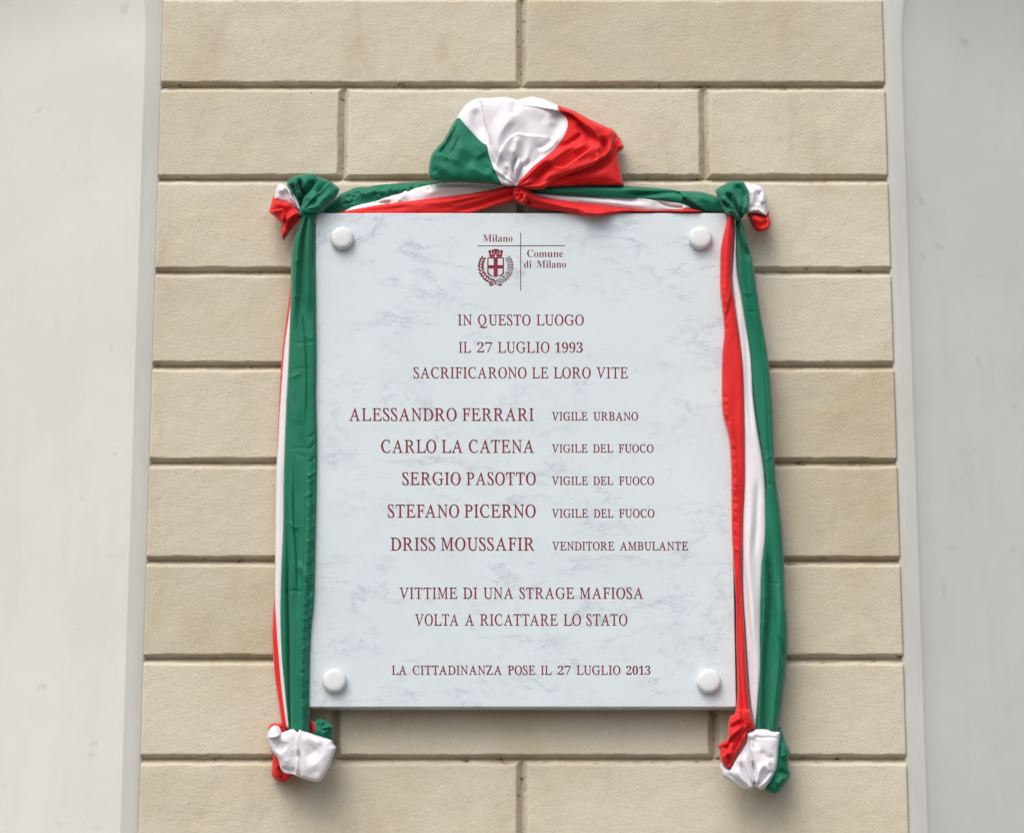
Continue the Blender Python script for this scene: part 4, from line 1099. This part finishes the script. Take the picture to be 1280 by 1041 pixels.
# ---- right hanging drape
rd = empty('hanging_drape', P(940, 600, -0.03), 'red, white and green striped cloth hanging down the right edge of the marble plaque', 'drape', 'tricolour cloths hanging beside the plaque')
gl = [(920.5, 268), (919.5, 280), (920.2, 300), (921.6, 341), (926, 374), (932.6, 416), (937.5, 455), (939.6, 495), (945.6, 537), (952, 586), (954, 604), (954.5, 640), (954, 680), (950, 708), (949, 748), (948.5, 788), (948.5, 836), (946, 882), (943.5, 916)]
grt = [(925, 268), (926.5, 276), (930.4, 286), (936.9, 309), (942.4, 335), (945.7, 358), (951.6, 397), (957.4, 430), (961.8, 462), (965.6, 505), (967, 537), (969.3, 590), (975.6, 640), (979.3, 688), (981.8, 741), (985, 788), (983, 829), (979.3, 866), (974, 905), (972.8, 916)]
S = [
    ('r', [(922, 278), (924.5, 297), (932, 316), (938, 330)], -7, 3.0, 'a'),
    ('r', [(924, 276), (931, 300), (937, 318)], 4, 3, 'a'),
    ('r', [(921, 290), (925, 330), (931, 372), (938, 420)], 3, 4, 'a'),
    ('s', [(940.5, 452), (943, 500), (950.5, 550), (957.5, 600), (959.5, 640)], -5.5, 12),
    ('r', [(938, 456), (941.5, 510), (949.5, 560), (956.5, 600), (958, 650)], -4.0, 2.6),
    ('s', [(943, 330), (951, 400), (958, 470), (962, 540), (967, 640)], -3.0, 12), ('r', [(952, 440), (957, 500), (960, 560), (965, 630)], 2.0, 5),
    ('r', [(958, 650), (961, 690), (962.5, 748), (960, 790), (957, 840), (955.5, 912)], -8, 3.4, 'b'),
    ('s', [(965, 690), (968, 740), (969, 780), (963, 840), (961, 912)], -4, 9, 'b'),
    ('r', [(974, 700), (976, 760), (974, 820), (969, 870), (966, 912)], 4, 4.5, 'b'),
    ('r', [(980, 740), (982, 785), (978, 815)], 2.5, 3),
    ('r', [(972, 790), (979, 820), (980, 835)], -2.5, 2.5),
    ('r', [(955, 727), (966, 728), (979, 731)], -0.6, 1.6),
    ('r', [(931, 392), (941, 389), (951, 393)], -0.5, 1.8),
    ('r', [(938, 565), (950, 561), (964, 564)], -0.5, 1.6),
]
for i in range(12):
    y = 330 + i * 46 + random.uniform(-12, 12)
    x = float(np.interp(y, [p[1] for p in gl], [p[0] for p in gl])) + random.uniform(8, 18)
    a = random.uniform(-0.9, 0.9)
    S.append(('r', [(x - 8, y - 9 * a), (x, y + 2), (x + 8, y + 9 * a + random.uniform(-3, 3))], random.uniform(-1.0, 1.0), 2.2))
cloth(rd, band(gl, grt), [('green', None)], 24, 16, 11, strokes=S, wr=0.8, wrs=0.045, aniso=(1.8, 0.7), grid=1.5)
wl_ = [(918, 282), (917, 300), (915, 325), (913.5, 351), (918, 390), (922.5, 423), (926.5, 462), (928.5, 521), (928.8, 600), (927, 647), (926.6, 690), (927, 708), (927.8, 741), (930.5, 782), (933.4, 832), (936.9, 876), (941, 900), (943, 914)]
wr_ = [(921, 282), (921, 300), (923, 341), (929, 374), (935.5, 416), (940.5, 455), (942.5, 495), (948, 537), (955, 578), (957, 600), (958.8, 640), (958.2, 674), (954.3, 708), (952.6, 748), (951.9, 788), (951.9, 836), (948.2, 883), (945.2, 906), (944.6, 914)]
S = [
    ('r', [(926, 390), (933, 440), (936, 500), (942, 560)], -2.5, 3),
    ('r', [(937, 580), (938, 640), (936, 700), (941, 760), (944, 830)], 3, 5),
    ('r', [(931, 690), (933, 750), (938, 810), (941, 870), (944, 905)], -3.5, 2.4, 'b'),
    ('r', [(948, 590), (946, 650), (942, 700)], -2.0, 3)]
WHF = cloth(rd, band(wl_, wr_), [('white', None)], 26.5, 12, 9, strokes=S, wr=0.9, wrs=0.04, aniso=(2.0, 0.6), grid=1.5)
rl_ = [(910.5, 268), (907.5, 280), (904.3, 293), (900.8, 310), (900, 325), (900, 364), (903.6, 395), (905.2, 416), (902.6, 443), (902, 482), (902.8, 514), (907, 532), (910.8, 547), (913.2, 573), (913.8, 600), (914.7, 664), (917, 708), (919.8, 748), (920.8, 815), (921.8, 865), (920, 885), (917, 897)]
rr_ = [(919, 268), (917.6, 280), (918.2, 293), (916.2, 310), (915.4, 325), (915, 351), (920.6, 390), (925.5, 423), (929.7, 462), (931, 521), (931.4, 600), (928.8, 647), (928, 690), (927.4, 708), (928, 741), (930.7, 782), (933.6, 832), (937.2, 876), (941.4, 902), (943.6, 914)]
S = [
    ('s', [(914.5, 285), (914, 330), (913.5, 365), (908.5, 390), (905.5, 408)], 3.5, 8),
    ('r', [(911, 280), (908, 310), (907, 350), (905, 390)], 2.5, 3.0, 'a'),
    ('r', [(905, 500), (912, 530), (917, 570), (921, 640)], 2.0, 3.5),
    ('s', [(921.5, 640), (922.5, 690), (924, 740), (926, 800)], -2.5, 6),
    ('r', [(924, 700), (923.5, 760), (925, 830), (929, 890)], -3.5, 1.8, 'b'),
    ('r', [(928, 780), (929, 840), (934, 900)], 2.5, 2, 'b'),
]
for i in range(26):
    y = 490 + i * 9 + random.uniform(-6, 6)
    x = float(np.interp(y, [p[1] for p in rl_], [p[0] for p in rl_]))
    S.append(('r', [(x + 1.5, y - 2), (x + 4, y + random.uniform(0, 3)), (x + 8, y + 4)], random.choice([-1, 1]) * random.uniform(0.2, 1.2), 1.5))
for i in range(12):
    y = 320 + i * 8 + random.uniform(-3, 3)
    x = float(np.interp(y, [p[1] for p in rl_], [p[0] for p in rl_]))
    S.append(('r', [(x + 1.5, y - 2), (x + 4, y + random.uniform(0, 3)), (x + 7, y + 3)], random.choice([-1, 1]) * random.uniform(0.5, 1.1), 1.5))
cloth(rd, band(rl_, rr_), [('red', None)], 32, 11, 8, strokes=S, wr=0.9, wrs=0.045, aniso=(1.8, 0.7), grid=1.5)
stitches(rd, [(956.3, 632), (956.4, 660), (954, 690), (952.0, 712), (950.8, 748), (950.0, 790), (949.6, 825)], 0, field=WHF)

# upper-right knot
S = [
    ('r', [(908, 238), (914, 249), (922, 262), (926, 270)], -9, 3.2, 'b'),
    ('r', [(918, 230), (926, 238), (933, 252)], -6, 4.5),
    ('r', [(912, 230), (915, 240), (922, 253), (929, 266)], 5, 3.2, 'b'),
    ('p', [(896, 239), (901, 248), (908, 252), (915, 258), (921, 268)], 5, 2.6, 'a'),
    ('p', [(906.5, 231), (908.5, 240), (918, 254), (923, 270)], 4, 2.0, 'b'),
    ('r', [(902, 250), (908, 256), (913, 261)], -6, 2.6),
    ('s', [(905, 268), (910, 263.5), (917, 263), (922, 268), (923, 276)], 5, 5, 'b'),
    ('r', [(909, 268), (915, 269), (919, 273)], -5, 2.2, 'b'),
    ('r', [(929, 262), (933, 258), (936, 252)], 3, 2.5),
    ('r', [(931, 240), (935, 250), (935, 262)], 3, 2.0),
]
cloth(rd, [(934.0, 267.8), (936.5, 266.5), (942.2, 266.8), (950.3, 268), (957.7, 270.6), (959.4, 264.5), (961.3, 264.8), (961.2, 269), (963, 273), (964, 278), (962.6, 284.4), (960, 287.5), (956, 289.3), (949.5, 290.7), (945.5, 289), (942.2, 286), (937.3, 277)],
      [('red', None)], 12, 22, 10, strokes=[('r', [(938, 272), (947, 275), (957, 277)], 3, 4), ('r', [(955, 284), (957, 280), (955, 275)], -3.5, 1.8), ('r', [(950, 287), (956, 285), (961, 279)], 3, 2), ('r', [(959.5, 266), (959.8, 270), (962, 275)], -3, 1.3)], wr=1.0, wrs=0.12, grid=1.05, names=['red_knot'])
cloth(rd, [(927, 227.2), (931, 228), (935.6, 229.2), (941, 230), (947, 231.5), (951.5, 233.4), (954.6, 237), (957.6, 243), (959.1, 249.3), (958.8, 255), (958.5, 260.7), (959.7, 268), (957.7, 271.5), (950.3, 268.7), (942.2, 267.5), (934, 267.8), (930, 262), (928, 245)],
      [('white', None)], 16, 20, 11, strokes=[('r', [(947, 235), (947.5, 246), (945.5, 259)], -3, 3), ('r', [(942, 233), (941, 246), (938, 260)], 2.6, 3), ('s', [(943.5, 258.5), (950, 262), (957, 269)], 4.5, 6, 'b'), ('r', [(944.5, 261), (940, 263.5), (935, 266)], 3, 2),
                                              ('r', [(951, 238), (954, 246), (951, 256)], 2.5, 3), ('r', [(954, 240), (950, 241), (947, 245)], -2.5, 1.6), ('r', [(951, 257), (955, 255), (958, 252)], -2.5, 1.6)], wr=1.4, wrs=0.14, grid=1.05, names=['white_knot'])
cloth(rd, [(894.2, 239), (896.4, 236.2), (901, 233.2), (906.2, 230.3), (910.6, 228.2), (915.2, 226.6), (921, 225.9), (927.5, 225.9), (930, 228), (932.6, 231.3), (934.8, 235), (936.6, 238.7), (937.2, 248), (936.9, 259), (935.4, 263), (933, 266), (930.6, 269), (928.3, 272.3), (922.6, 277.6), (917.7, 273.4), (911.5, 270.5), (907, 267.6), (903.8, 262), (901.3, 255.8), (897.2, 247.7)],
      [('green', None)], 26, 25, 12, strokes=S, fans=[(922, 275, 1.4, 13, 1.0, 9, 36)], wr=1.0, wrs=0.1, grid=1.1, names=['green_knot'])

# lower-right knot
cloth(rd, [(966, 915), (970, 911), (976.7, 907.4), (978, 912), (979.6, 917.6), (982.6, 926), (986.8, 935), (987.7, 940.7), (986, 948), (985.4, 955), (986.4, 961), (988.2, 966.6), (987.4, 970.5), (985.4, 973.8), (979, 983), (971, 991), (967.5, 991.8), (963.8, 990.9), (955, 987), (958, 975), (964, 950), (966, 930)],
      [('green', None)], 16, 22, 12, strokes=[('r', [(974, 960), (980, 966), (987, 967)], -4, 3.4, 'b'), ('r', [(974, 945), (980, 944), (986, 941)], 3, 4), ('r', [(970, 982), (976, 975), (983, 968)], 3, 4), ('r', [(976, 910), (977, 922), (980, 934)], -3, 2.2), ('r', [(974, 926), (979, 932), (981, 942)], 2.5, 3)],
      wr=1.0, wrs=0.08, grid=1.2, names=['green_knot'])
cloth(rd, [(901, 951.5), (899.8, 957), (900.3, 960.9), (902, 967), (904.7, 971.7), (911, 975), (917.6, 978.4), (923, 982), (929.2, 985.4), (934, 986.2), (939.3, 985.8), (943.6, 981.9), (947.9, 985.5), (951.5, 986.2), (955, 985.6), (959.5, 981.5), (963.8, 975.5), (968.3, 967), (971.7, 958), (973.2, 946), (973.8, 935), (974.8, 924), (975.5, 914.2), (962, 911.6), (947.9, 910.3), (940.7, 911.8), (933.3, 916), (932.6, 924), (929, 932), (922, 942), (917, 951), (911.9, 961), (906, 957)],
      [('white', None)], 31, 18, 13, strokes=[
          ('s', [(936, 916), (938.5, 925), (937.5, 935), (941, 946), (943, 958), (943.5, 978)], -6, 9, 'b'),
          ('r', [(941, 919), (943.5, 928), (943, 938)], -3.5, 4),
          ('r', [(943.5, 980), (944.5, 968), (942.5, 957), (941, 948)], -7, 2.0, 'a'),
          ('r', [(941, 980), (937, 964), (933, 950), (931, 938)], 4, 3, 'a'),
          ('r', [(938, 981), (931, 966), (924, 950)], -4.5, 2.2, 'a'), ('r', [(936, 982), (926, 971), (918, 958)], 4, 3, 'a'), ('r', [(932, 983), (920, 975), (908, 963)], -3.5, 2.4, 'a'),
          ('p', [(911.9, 961), (917, 951), (922, 942), (930, 931)], 3, 2.5, 'ab'),
          ('r', [(947, 982), (955, 973), (962, 962)], -4, 2.6, 'a'), ('r', [(949, 982), (958, 975), (966, 964)], 3, 2.6, 'a'), ('r', [(946, 975), (950, 962), (958, 952)], 4, 3.4, 'a'),
          ('r', [(950, 937), (960, 946), (970, 946)], -1.8, 3.5), ('r', [(962, 948), (960, 956), (964, 966)], 2.5, 2.6),
          ('r', [(938, 917.5), (950, 921.4), (962, 921), (974, 923)], -1.5, 1.4)],
      wr=0.8, wrs=0.08, grid=1.15, names=['white_knot'])
cloth(rd, [(922.5, 885), (919, 891), (913.3, 894.8), (911, 900), (910.2, 906), (909.6, 914), (909.7, 923), (903.2, 926.6), (896.8, 932), (899.8, 938), (899.2, 944.6), (900.6, 949.5), (903.2, 953.7), (907, 957.6), (911.9, 961.2), (915, 955.5), (917.6, 949.3), (924, 939), (930, 930), (933.4, 922), (934.9, 914.5), (943.9, 910), (943, 903), (940.7, 896), (937, 885)],
      [('red', None)], 36, 15, 12, strokes=[
          ('s', [(931, 906), (925, 912), (917.6, 917.6), (910, 927), (904, 940)], 5.5, 9),
          ('s', [(934, 913), (928, 921), (922.5, 932), (917.6, 944)], -5, 6, 'a'),
          ('r', [(912, 942), (910, 950), (912, 958)], -5.5, 2.8), ('r', [(905, 941), (905, 949), (908, 956)], 4, 2.4),
          ('r', [(917, 926), (914, 936), (913, 946)], 3, 3.5), ('r', [(913, 906), (921, 899), (930, 897)], 2.5, 3), ('r', [(912, 912), (920, 905), (930, 902)], -2.5, 2.2),
          ('r', [(899, 932), (904, 934), (909, 930)], -3, 2), ('r', [(928, 886), (929, 900), (931, 910)], -4, 2.0, 'a'), ('r', [(934, 890), (937, 900), (938, 909)], 3, 2.4, 'a')],
      wr=1.1, wrs=0.1, grid=1.15, names=['red_knot'])

# ---- swag along the top of the plaque
sw = empty('tricolour_swag', P(650, 262, -0.03), 'green, white and red cloth swag stretched along the top edge of the marble plaque', 'swag')
S = [('r', [(430, 253), (460, 242), (500, 237), (540, 231)], 3, 4)]
for i in range(44):
    x = 425 + i * 2.9 + random.uniform(-2, 2)
    yc = float(np.interp(x, [420, 450, 490, 545], [254, 243, 238, 231])) + random.uniform(-5, 6)
    S.append(('r', [(x - 4, yc + random.uniform(-2, 3)), (x, yc), (x + 4, yc + random.uniform(-3, 2))], random.choice([-1, 1]) * random.uniform(1.0, 2.3), 1.5))
cloth(sw, [(404, 262), (412, 254), (421.3, 246.4), (427, 242), (434.5, 239), (442, 235.6), (450.8, 233.7), (460, 233.8), (470, 231.6), (491.4, 229.8), (510, 228.2), (530, 227), (545, 226.8), (580, 228), (600, 229), (600, 240), (560, 246), (500, 254), (460, 262), (440, 266), (420, 270), (402, 272)],
      [('green', None)], 4, 11, 10, strokes=S, wr=1.0, wrs=0.12, grid=1.4)
cloth(sw, [(436, 259.8), (446, 256), (461, 252.3), (472, 249.8), (481.2, 246.4), (492, 242.6), (501.6, 240.3), (506, 237.6), (513, 236.6), (521.9, 233.4), (537, 230.6), (552.3, 228.6), (583, 228.4), (606, 230), (625.4, 232), (645, 236), (640, 244), (600, 250), (540, 258), (480, 266), (440, 267), (424, 267)],
      [('white', None)], 8, 14, 8, strokes=[('s', [(495, 252), (501, 246), (508, 239)], 4, 9), ('r', [(458, 256), (478, 253), (492, 252)], -3, 2.4), ('r', [(520, 244), (560, 236), (600, 234)], 3, 5), ('r', [(533, 240), (538, 235), (545, 231)], -2.5, 2), ('r', [(470, 252), (480, 250), (490, 250)], 3, 2)], wr=1.0, wrs=0.08, aniso=(0.6, 2), grid=1.3)
cloth(sw, [(420, 266.2), (440, 261.4), (460, 257.6), (481, 254.4), (512, 250.2), (542, 246.2), (568, 243.2), (593, 240), (608, 237), (623.4, 234), (640, 231.5), (655, 232.5), (660, 239), (656, 247), (643.7, 252.6), (632, 255.5), (620, 259), (605, 262.9), (590, 267.5), (570, 269.5), (540, 270.5), (480, 270.5), (430, 270.5), (414, 270)],
      [('red', None)], 14, 15, 10, strokes=[('r', [(648, 240), (620, 250), (590, 259), (560, 266)], -4.5, 3.4, 'a'), ('r', [(648, 236), (610, 243), (570, 250), (520, 256)], 3, 4.5, 'a'), ('r', [(646, 246), (625, 252), (600, 262)], 3, 2.6, 'a'), ('r', [(625, 240), (600, 247), (560, 256)], -2, 2), ('r', [(520, 258), (480, 262), (440, 265)], -2, 3)],
      wr=1.3, wrs=0.06, aniso=(0.5, 1.8), grid=1.4)
cloth(sw, [(640, 230), (667, 231.5), (700, 232), (724, 232.3), (750, 232.6), (779, 232.9), (803, 234), (825.6, 235.6), (838, 237), (851, 238.8), (864, 239.2), (876, 240), (886, 242.4), (897, 246), (910, 252), (912, 268), (900, 267.5), (885, 266), (874, 264.5), (867, 262), (861.5, 260.2), (850, 256), (821, 252), (787, 250), (745, 248), (700, 246), (667, 243), (645, 240)],
      [('green', None)], 5, 26, 9, strokes=[('s', [(849, 239.5), (853, 245), (861, 251), (872, 258), (884, 265)], -6, 14, 'a'), ('r', [(780, 243), (810, 243), (840, 240.5), (852, 241.5)], -6, 3.0, 'b'), ('r', [(852, 248), (862, 255), (872, 262)], -4, 3), ('r', [(700, 236), (760, 236.5), (820, 238.5)], 2.5, 3), ('r', [(868, 244), (884, 250), (902, 258)], 3, 5)],
      wr=1.0, wrs=0.05, aniso=(0.5, 1.8), grid=1.4)
SWF = cloth(sw, [(650, 236), (667.4, 239.4), (700, 240.4), (745.5, 242), (787.6, 244), (806, 244.6), (821.4, 246.4), (835, 248.6), (847, 250.6), (857, 254.5), (868, 260.4), (862, 262.6), (829.8, 266), (808, 266), (766, 262), (703, 255), (671, 249), (654, 244)],
      [('white', None)], 10, 15, 8, strokes=[('r', [(822, 251.4), (830, 255), (838, 258), (852, 259.2)], -5, 1.6, 'b'), ('r', [(700, 243), (760, 248), (820, 253)], -2.0, 2.0), ('r', [(700, 247), (760, 253), (820, 259)], 3, 4), ('s', [(790, 245.5), (810, 249), (824, 252)], 2.5, 6)], wr=1.0, wrs=0.06, aniso=(0.6, 1.8), grid=1.3)
stitches(sw, [(672, 241.6), (710, 242.8), (750, 245), (790, 247.4), (815, 249.2), (838, 252.8)], 0, field=SWF)
cloth(sw, [(646, 238), (654, 233.6), (661, 236.4), (671.6, 243.3), (686, 246.6), (703.3, 249.7), (735, 254), (766.5, 258.2), (788, 260.6), (808.7, 262.4), (829.8, 263), (848, 262), (862, 260.6), (880, 263.5), (876, 266.6), (840, 266.4), (808, 266.2), (787.6, 266.4), (777, 267.6), (766.5, 269.4), (756, 270.8), (745.5, 271.4), (733, 271), (720, 269.8), (703, 266), (684, 263.6), (665, 260.2), (656, 257), (648.4, 253.9)],
      [('red', None)], 16, 22, 10, strokes=[('r', [(652, 240), (680, 252), (720, 260), (750, 264)], 4, 4.5, 'a'), ('r', [(654, 250), (680, 257), (710, 262)], -3, 2.6, 'a'), ('r', [(665, 246), (700, 254), (750, 260), (790, 264)], -2.5, 2.4), ('r', [(720, 267), (745, 269), (768, 266)], 8, 7), ('r', [(745, 262), (749, 258), (752, 256)], 2, 2), ('r', [(650, 245), (658, 250), (664, 257)], -4, 2, 'a')],
      wr=1.3, wrs=0.06, aniso=(0.6, 1.8), grid=1.4)
cloth(sw, [(641, 236.5), (646, 232.5), (652, 231.5), (659, 234.5), (663.5, 240), (664, 247), (659.5, 253.5), (652.5, 256.4), (647.5, 253), (642, 247)],
      [('red', None)], 27, 15, 8, strokes=[('r', [(657, 236), (652.5, 243), (652, 252)], -5, 1.8), ('s', [(655, 234), (650, 241), (647, 250)], -4, 5), ('r', [(661, 241), (656, 246), (655, 253)], 3, 2)], fans=[(652, 240, 1.2, 7, 0.3, 5, 20)], wr=1.0, grid=1.0, names=['centre_knot'])

# ---- bow at the top
bow = empty('rosette_bow', P(650, 232, -0.03), 'bunched tricolour bow tied above the middle of the plaque on the swag', 'bow')
cloth(bow, [(764, 160), (770, 165.6), (774.5, 171.9), (777.4, 177.6), (780, 183.3), (778.6, 187), (771.8, 191.6), (773.4, 198), (774.5, 204.2), (776.6, 215), (778.4, 224), (780.3, 232.9), (757, 233.2), (735, 233.3), (705, 234.4), (676, 236), (680, 226), (700, 212), (735, 190), (750, 170)],
      [('red', None)], 12, 26, 12, strokes=[('r', [(767, 165), (771, 178), (770, 192)], -4, 3), ('r', [(772, 172), (776, 181), (775, 188)], 3, 3), ('r', [(700, 222), (735, 220), (770, 214)], 3, 7), ('r', [(698, 229), (735, 230), (775, 226)], -3, 4), ('r', [(771, 192), (755, 205), (735, 214)], -3, 4)],
      wr=1.0, wrs=0.04, grid=1.4, names=['red_back_fold'])
green_poly = [(570.3, 148.3), (574.1, 147.8), (580.4, 155), (587.8, 163.1), (597.2, 173.2), (603, 178.6), (608.8, 182.6), (610.9, 193.4), (617.4, 210.8), (622, 220.4), (626.8, 230.3), (626, 236), (600, 236), (560, 236), (525, 236), (525, 150), (560, 140)]
red_poly = [(697.8, 125), (697.4, 134.9), (699.2, 139.2), (703.4, 142.6), (707.3, 146.6), (709.4, 153), (709.2, 158.6), (707.9, 163.8), (705, 170), (701.2, 175.9), (696, 183), (689.8, 189.6), (673.6, 202.4), (665.8, 209), (658.8, 216.3), (652, 223.6), (646.7, 230.8), (644, 245), (800, 245), (800, 120)]
S = [
    # white
    ('s', [(600, 126), (603.6, 134), (604.2, 144), (606.6, 155), (609.6, 166), (611, 183)], -7.5, 16, 'a'),
    ('r', [(594, 134), (596, 150), (604, 170)], -4, 5),
    ('r', [(651, 136), (640, 147), (632, 157), (626, 168), (622.6, 182), (621, 197), (617.8, 208)], 5, 9),
    ('r', [(647, 152), (637, 162), (629, 176), (625, 192)], -2.2, 4),
    ('s', [(616, 214), (621, 202), (626, 187), (635, 174), (646.5, 167), (660, 169), (674, 170), (687, 172)], 5.5, 18),
    ('r', [(646.6, 169), (645, 182), (640, 196)], 3, 4),
    ('r', [(648, 193), (642.6, 203), (641.4, 213), (645, 229)], -9, 2.4, 'b'),
    ('r', [(653, 198), (646.5, 210), (645, 220), (647, 230)], 5, 2.6, 'b'),
    ('r', [(634, 202), (634, 214), (641, 229)], 4.5, 5, 'b'),
    ('r', [(665, 200), (654, 208), (648.5, 218), (647, 230)], -5, 2.6, 'b'),
    ('r', [(664, 122), (667, 134), (676, 139.6), (684.6, 144), (686.6, 157), (686.4, 170)], 2.4, 8),
    ('r', [(690, 140), (697, 152), (694, 168)], -4, 6),
    ('r', [(692, 174), (682, 181), (668, 186)], -3.0, 3), ('r', [(700, 168), (690, 182), (674, 194)], 3.5, 4),
    ('r', [(646, 125), (643, 134), (641, 146)], -2.0, 5),
    ('r', [(628, 226), (634, 216), (632, 206)], -3, 3),
    # green
    ('p', [(575, 168), (571, 178), (566, 188), (561, 195)], -2.2, 1.5),
    ('s', [(574, 150), (563, 169), (552, 186), (546, 194)], 2.2, 6), ('s', [(539, 194), (548, 192.5), (556, 195), (563, 200)], 3.0, 7, 'a'),
    ('r', [(549, 202), (557, 212), (566, 219), (576, 226)], 2.5, 8),
    ('r', [(541, 208), (551, 220), (560, 227)], -2.5, 5),
    ('r', [(584, 203), (595, 212), (606, 218), (620, 222)], 3, 8),
    ('r', [(600, 192), (607, 203), (614, 216)], -4, 7),
    ('r', [(580, 178), (572, 196), (566, 208)], 3, 9), ('r', [(566, 160), (556, 176), (546, 190)], 3, 4),
    # red
    ('s', [(700, 139.4), (708, 141), (717, 145), (731, 157), (745.5, 169.5), (750, 185)], -8, 16, 'a'),
    ('r', [(730, 166), (718, 175), (708, 181), (697, 184)], -5, 3.0), ('r', [(720, 152), (732, 163), (742, 174)], -4, 4),
    ('s', [(690, 207), (697, 209), (705, 209), (715, 203), (726, 195), (744, 182)], 6.5, 13),
    ('r', [(663, 231), (672, 221), (682, 211), (694, 205)], -9, 5), ('r', [(655, 232), (670, 214), (690, 200), (712, 184), (728, 172)], 5, 6, 'a'),
    ('r', [(750, 170), (755, 183), (755, 196)], -5, 3.4), ('r', [(746, 180), (750, 191), (744, 200)], 3, 3),
    ('r', [(766, 165), (764, 182), (756, 194), (740, 204), (718, 212), (690, 228)], 5, 5), ('r', [(757, 168), (757, 182), (750, 194), (735, 203)], -4, 4),
    ('r', [(660, 235), (678, 231), (690, 224)], 4, 4, 'a'), ('r', [(713, 190), (725, 183), (735, 176)], 3, 5),
    ('r', [(715, 146), (735, 156), (757, 165)], 3, 4.5),
]
BWF = cloth(bow, [(535.4, 220.2), (535.7, 212), (536.5, 204), (538, 198), (539.4, 193.4), (546, 185), (554.2, 175.9), (562, 162), (570.3, 148.3), (574.4, 141.6), (578.4, 135.5), (583.5, 130), (589.2, 126.1), (595.5, 123.8), (602.6, 122.8), (613, 122.4), (624.1, 121.6), (631, 121.4), (637.6, 122.2), (642, 123.4), (646.3, 124.7), (655, 122.6), (664.2, 121.2), (672, 122), (680.4, 124), (689, 127.6), (698.5, 132), (706.8, 135), (715.3, 137.6), (726, 143), (736.9, 149), (752, 156), (767.1, 163.1), (768.2, 170), (768, 177.3), (765.2, 190.7), (760, 195.5), (754.4, 199.2), (746, 204.8), (736.9, 210), (722, 215), (704.6, 221.2), (695, 226.6), (687, 232), (677.7, 237.6), (662, 237.2), (648, 234.5), (641, 233.4), (634.5, 233.4), (628.8, 232), (610.7, 229.6), (592, 228.6), (577, 227.4), (559, 227.4), (542, 226.6), (538.4, 223.6)],
      [('green', green_poly), ('red', red_poly), ('white', None)], 24, 25, 20, strokes=S, fans=[(646, 233, 1.8, 15, 0.7, 12, 60)], wr=0.6, wrs=0.05, grid=1.2, names=['green_panel', 'red_panel', 'white_panel'], rnd=0.5)
stitches(bow, [(576, 149), (588.6, 162), (598, 172), (608, 180.6)], 0, 1.8, None, BWF)
stitches(bow, [(706, 147), (707.6, 156), (706.3, 163.5), (699.8, 175), (688.6, 187.6), (676, 198.6)], 0, 1.8, None, BWF)
